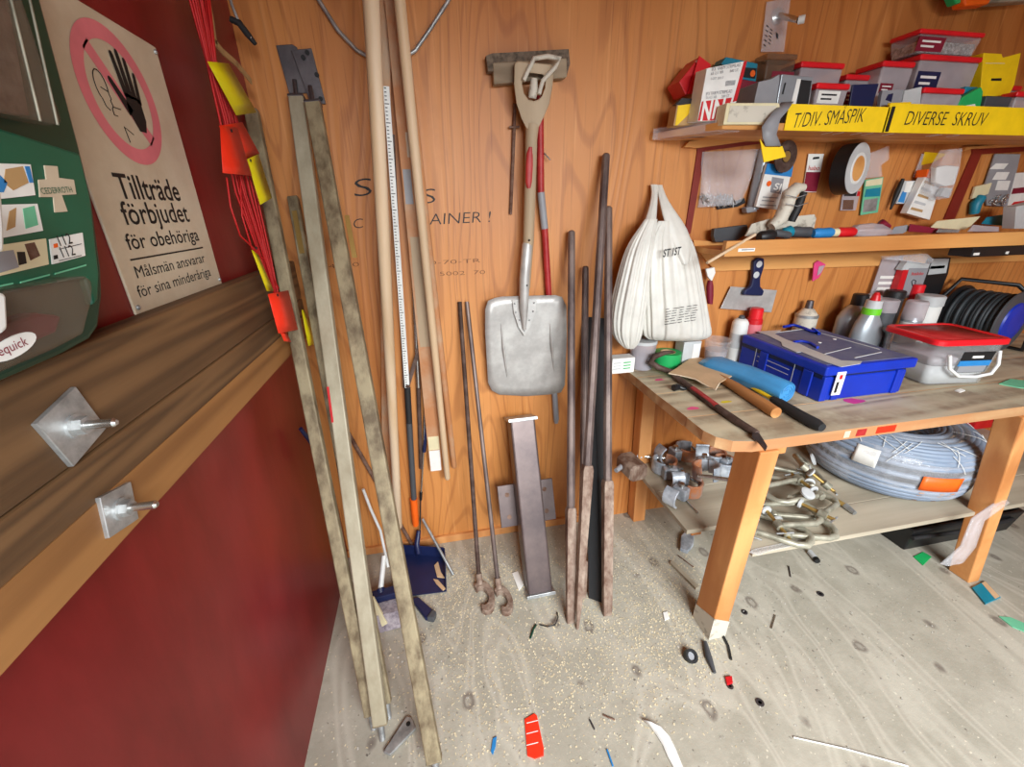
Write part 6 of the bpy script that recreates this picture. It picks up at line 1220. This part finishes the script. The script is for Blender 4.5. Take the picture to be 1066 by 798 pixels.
for k in range(16):
    A0 = math.radians(random.uniform(-165, -25)); dA = random.uniform(-.35, .35); s0_ = random.uniform(.15, .8); s1_ = s0_+random.uniform(.4, 1.0); pts = []
    for i in range(9):
        A = A0+dA*i/8; a = s0_+(s1_-s0_)*i/8; rr = R0+ra*1.2*math.copysign(abs(math.cos(a))**.7, math.cos(a)); pts.append(cc+V((math.cos(A)*rr, math.sin(A)*rr, .124+rb_*1.14*abs(math.sin(a))**.7)))
    MB().tube(pts, .0011, 5).build('film_sheen_line', M['white_pl'], co)  # thin white tubes put in as bright sheen streaks on the film
kn = cc+V((math.cos(math.radians(-75))*.32, math.sin(math.radians(-75))*.32, .10))
MB().ball(kn, .022, 0, (1, 1, 1)).build('film_knot', M['film'], co)
tl = [kn, kn+V((.0, -.05, -.02)), at(1018, 540, Y=.80), at(1008, 568, Y=.795), at(992, 585, Y=.795)]
MB().rings([(p, V((w_, 0, 0)), V((0, .012, 0))) for p, w_ in zip(tl, (.012, .018, .022, .03, .05))], 18, 0, .2, 5).build('film_tail', M['film'], co)
o = MB().box((at(1004, 455, Y=1.36).x, 1.34, LS+.001), (2.75, 1.47, LS+.34)).build('red_toolbox', M['red'], bevel=.006); tag(o, 'red box standing on lower shelf behind the conduit coil', 'box')
o = thing('black_tray', 'black plastic tray standing on floor under the lower shelf at right', 'tray', at(1000, 560, Z=0))
q = [(1.92, 1.02), (2.5, 1.02), (2.5, 1.36), (1.92, 1.36)]; mb = MB(); n = 4
mb.add([V((x, y, .0)) for x, y in q]+[V((2.18+(x-2.18)*1.06, 1.22+(y-1.22)*1.08, .12)) for x, y in q]+[V((2.18+(x-2.18)*1.0, 1.22+(y-1.22)*1.0, .12)) for x, y in q]+[V((2.18+(x-2.18)*.94, 1.22+(y-1.22)*.92, .01)) for x, y in q], [(0, 1, 2, 3)]+[(l*4+i, l*4+(i+1) % 4, l*4+4+(i+1) % 4, l*4+4+i) for l in range(3) for i in range(4)]+[(12, 13, 14, 15)]); mb.build('tray', M['black'], o, bevel=.006); MB().tube([V((1.9, 1.0, .09)), V((2.2, .985, .09)), V((2.45, 1.0, .09))], .009, 8).build('rim_handle', M['black_rb'], o)
# ------------------------------------------------------------------ floor litter
fp = lambda x, y, z=0: at(x, y, Z=z)
def flat3(name, label, cat, pts, m, t_=.003, group=None): return tag(MB().prism([fp(x, y, t_) for x, y in pts], (0, 0, -t_+.0003)).build(name, M[m], bevel=.0006), label, cat, group)
o = thing('red_tape_piece', 'piece of bright red tape lying on floor in front of digging bars', 'tape', fp(556, 766)); MB().prism([fp(x, y, .005) for x, y in ((546, 748), (556, 742), (559, 744), (566, 778), (566, 786), (557, 789), (549, 786))], (0, 0, -.0046)).build('tape', M['orange_fl'], o, bevel=.001)
for y in (752, 763, 775): MB().prism([fp(548, y, .0056), fp(560, y-3, .0056), fp(560.3, y-2.3, .0056), fp(548.3, y+.7, .0056)], (0, 0, -.0006)).build('white_scuff', M['paper'], o)
mb = MB(); vs = []; ed = [((668, 748), (671, 750)), ((678, 751), (676, 755)), ((688, 756), (683, 764)), ((697, 766), (690, 775)), ((703, 778), (695, 787)), ((712, 800), (702, 800)), ((722, 815), (710, 815))]
for i, (a, b2) in enumerate(ed): vs += [fp(*a, .012+.01*math.sin(i)), fp(*b2, .004)]
tag(mb.add(vs, [(2*i, 2*i+1, 2*i+3, 2*i+2) for i in range(len(ed)-1)], 0, True).build('white_plastic_strip', M['paper'], solid=.0015), 'curling white plastic strip on floor at bottom centre', 'strip')
tag(MB().tube([fp(826, 767, .003), fp(880, 779, .003), fp(945, 797, .003)], .0022, 6).build('white_straw', M['white_pl']), 'thin white straw lying on floor, bottom right', 'straw')
o = thing('rubber_plug', 'small black round plug with grey inside beside bench leg foot', 'plug', fp(717, 679)); MB().lathe(fp(717, 683, .002), (.1, -.5, .8), [(0, .016), (.002, .021), (.022, .021), (.022, .014), (.010, .013)], 24).build('cap', M['black'], o); MB().lathe(fp(717, 683, .002)+V((.0013, -.0064, .0102)), (.1, -.5, .8), [(0, .0125), (.001, .0125)], 20).build('core', M['grey'], o)
for x, y, r, lb_ in ((775, 637, .011, 'dark washer on floor right of the bench leg'), (854, 618, .012, 'dark washer on floor below the clamp heap'), (760, 714, .010, 'dark washer beside the small red plastic piece'), (791, 731, .012, 'dark washer on open floor further right of the red fragment, lowest of the washers')):
    c = fp(x, y, .0005); o = MB().lathe(c, (0, 0, 1), [(0, r*.45), (0, r), (.002, r), (.002, r*.45), (0, r*.45)], 20).build('washer', M['dark_steel']); tag(o, lb_, 'washer', 'washers on the floor')
flat3('red_fragment', 'small red plastic fragment on floor in front of bench leg', 'fragment', [(755, 704), (762, 703), (763, 710), (757, 712)], 'red', .008)
tag(MB().tube([fp(734, 668, .010), fp(738, 684, .010), fp(744, 700, .006)], [.007, .011, .005], 8).build('twisted_rope', M['dark_green'] if False else M['dgrey']), 'frayed dark rope end lying at foot of the front bench leg', 'rope')
tag(MB().tube([fp(752, 660, .004), fp(758, 672, .004), fp(761, 686, .004)], .0045, 8).build('cable_offcut', M['black']), 'short black cable offcut beside the foot of bench leg', 'cable')
o = thing('wire_scrap', 'green and black wire scraps on floor below the steel post', 'wire', fp(565, 650)); MB().tube([fp(x, y, z) for x, y, z in ((562, 650, .003), (570, 652, .008), (578, 650, .012), (581, 642, .010), (580, 637, .004))], .0022, 6).build('black_wire', M['black'], o); MB().tube([fp(552, 664, .003), (fp(555, 655, .006)), fp(558, 650, .003)], .0035, 6).build('green_wire', M['dark_green'], o)
tag(MB().tube([fp(847, 574, .10), fp(853, 588, .012)], .009, 8).build('grey_plug', M['lgrey']), 'small grey cable plug on floor under the clamp shelf', 'plug') if False else None
o = thing('cable_plug', 'small grey plug with dark end on floor below the clamps', 'plug', fp(848, 582)); MB().tube([fp(843, 574, .012), fp(849, 581, .012)], .011, 10).build('plug_body', M['lgrey'], o); MB().tube([fp(849, 581, .012), fp(851, 584, .012)], .0115, 10).build('plug_end', M['ink'], o)
flat3('mint_chip', 'small green chip on floor under right end of lower shelf', 'chip', [(951, 579), (961, 574), (970, 579), (961, 588)], 'green_tape', .004)
flat3('mint_strip', 'mint-green strip on floor at right picture edge', 'strip', [(1040, 641), (1052, 642), (1085, 656), (1085, 664), (1054, 652)], 'mint', .004)
o = thing('striped_packet', 'teal packet with beige stripe on floor beside right bench leg', 'packet', fp(1025, 616)); MB().prism([fp(x, y, .008) for x, y in ((1012, 611), (1026, 604), (1042, 621), (1026, 628))], (0, 0, -.0076)).build('packet', M['teal'], o, bevel=.001); MB().prism([fp(x, y, .0088) for x, y in ((1022, 606.5), (1026, 604.5), (1041, 620.5), (1036, 623))], (0, 0, -.0007)).build('stripe', M['cardboard'], o)
flat3('white_tag', 'white plastic tag on floor between spanner jaws and steel post', 'tag', [(533, 596), (539, 594), (545, 608), (540, 614)], 'paper', .006)
flat3('blue_fragment', 'blue plastic fragment on floor left of the red tape piece', 'fragment', [(513, 768), (517, 766), (516, 776), (513, 785), (511, 782)], 'cblue', .004)
flat3('white_fragment', 'white fragment on sawdust right of digging bars', 'fragment', [(690, 637), (695, 636), (697, 643), (692, 645)], 'paper', .005)
tag(MB().prism([fp(x, y, .02) for x, y in ((709, 557), (715, 551), (723, 556), (722, 566), (716, 573), (708, 570))], (0, 0, -.0195)).build('crumpled_foil', M['zinc'], bevel=.003), 'crumpled grey foil lump on floor under left end of lower shelf', 'foil')
tag(MB().bar(fp(699, 585, .008), fp(726, 612, .008), .018, .012, (0, 0, 1)).build('timber_sliver', M['grey_board']), 'grey timber sliver in debris behind the front bench leg', 'sliver')
for k, (x, y, x2, y2, m, lb_) in enumerate(((821, 589, 823, 600, 'dark_steel', 'dark nail lying on floor right of the bench leg'), (807, 640, 803, 654, 'chrome', 'screw lying on floor right of bench foot'), (706, 578, 722, 590, 'rust', 'rusty nail lying in the debris behind bench leg'), (628, 744, 640, 749, 'rust', 'small rusty splinter on floor left of white strip'), (614, 749, 619, 759, 'dark_steel', 'dark thin nail on floor right of red tape'), (632, 780, 638, 797, 'cblue', 'thin blue splinter at bottom edge of floor'))):
    tag(MB().tube([fp(x, y, .003), fp(x2, y2, .003)], .0026, 6).build(['nail', 'screw', 'nail', 'splinter', 'nail', 'splinter'][k], M[m]), lb_, ['nail', 'screw', 'nail', 'splinter', 'nail', 'splinter'][k])
# sawdust and wood chips
random.seed(5)
M['sawdust'] = mat('pale_sawdust', (228, 214, 182), .9, col2=(208, 192, 156), scale=40)
M['swarf'] = mat('grey_dust_crumbs', (150, 144, 132), .8, col2=(206, 202, 194), scale=60, lo=.45, hi=.6)
def litter(n, spots, smin, smax, m, name, label):
    mb = MB()
    for _ in range(n):
        cx, cy, sx, sy = random.choice(spots); x = random.gauss(cx, sx); y = random.gauss(cy, sy)
        if not (XL+.01 < x < 2.6 and .2 < y < YB-.02): continue
        s = random.uniform(smin, smax); a = random.uniform(0, 6.28); u = V((math.cos(a), math.sin(a), random.uniform(-.25, .25)))*s; v = V((-math.sin(a), math.cos(a), random.uniform(-.25, .25)))*s*random.uniform(.3, .8); c = V((x, y, abs(u.z)+abs(v.z)+.0006))
        mb.add([c-u-v, c+u-v*.6, c+u*.7+v, c-u*.8+v*.8], [(0, 1, 2, 3)])
    return tag(mb.build(name, M[m]), label, name.replace('_', ' '), None, 'stuff')
litter(9500, [(.3, 1.0, .25, .16), (.15, 1.25, .2, .1), (.5, .95, .16, .12), (.75, .9, .1, .12), (-.05, 1.05, .14, .2), (.0, 1.3, .16, .08), (.85, 1.2, .1, .12), (.3, .75, .3, .1)], .0011, .0038, 'sawdust', 'sawdust', 'pale sawdust and shavings scattered over floor below the tools')
litter(3600, [(.8, 1.2, .1, .15), (-.15, 1.0, .12, .25), (.5, .8, .5, .25), (1.2, .9, .4, .2), (.1, 1.35, .2, .06), (.3, 1.3, .3, .08)], .0012, .004, 'swarf', 'dust_crumbs', 'grey crumbs and grit scattered over the whole floor')

for o in bpy.data.objects:
    if '_w' in o: del o['_w']
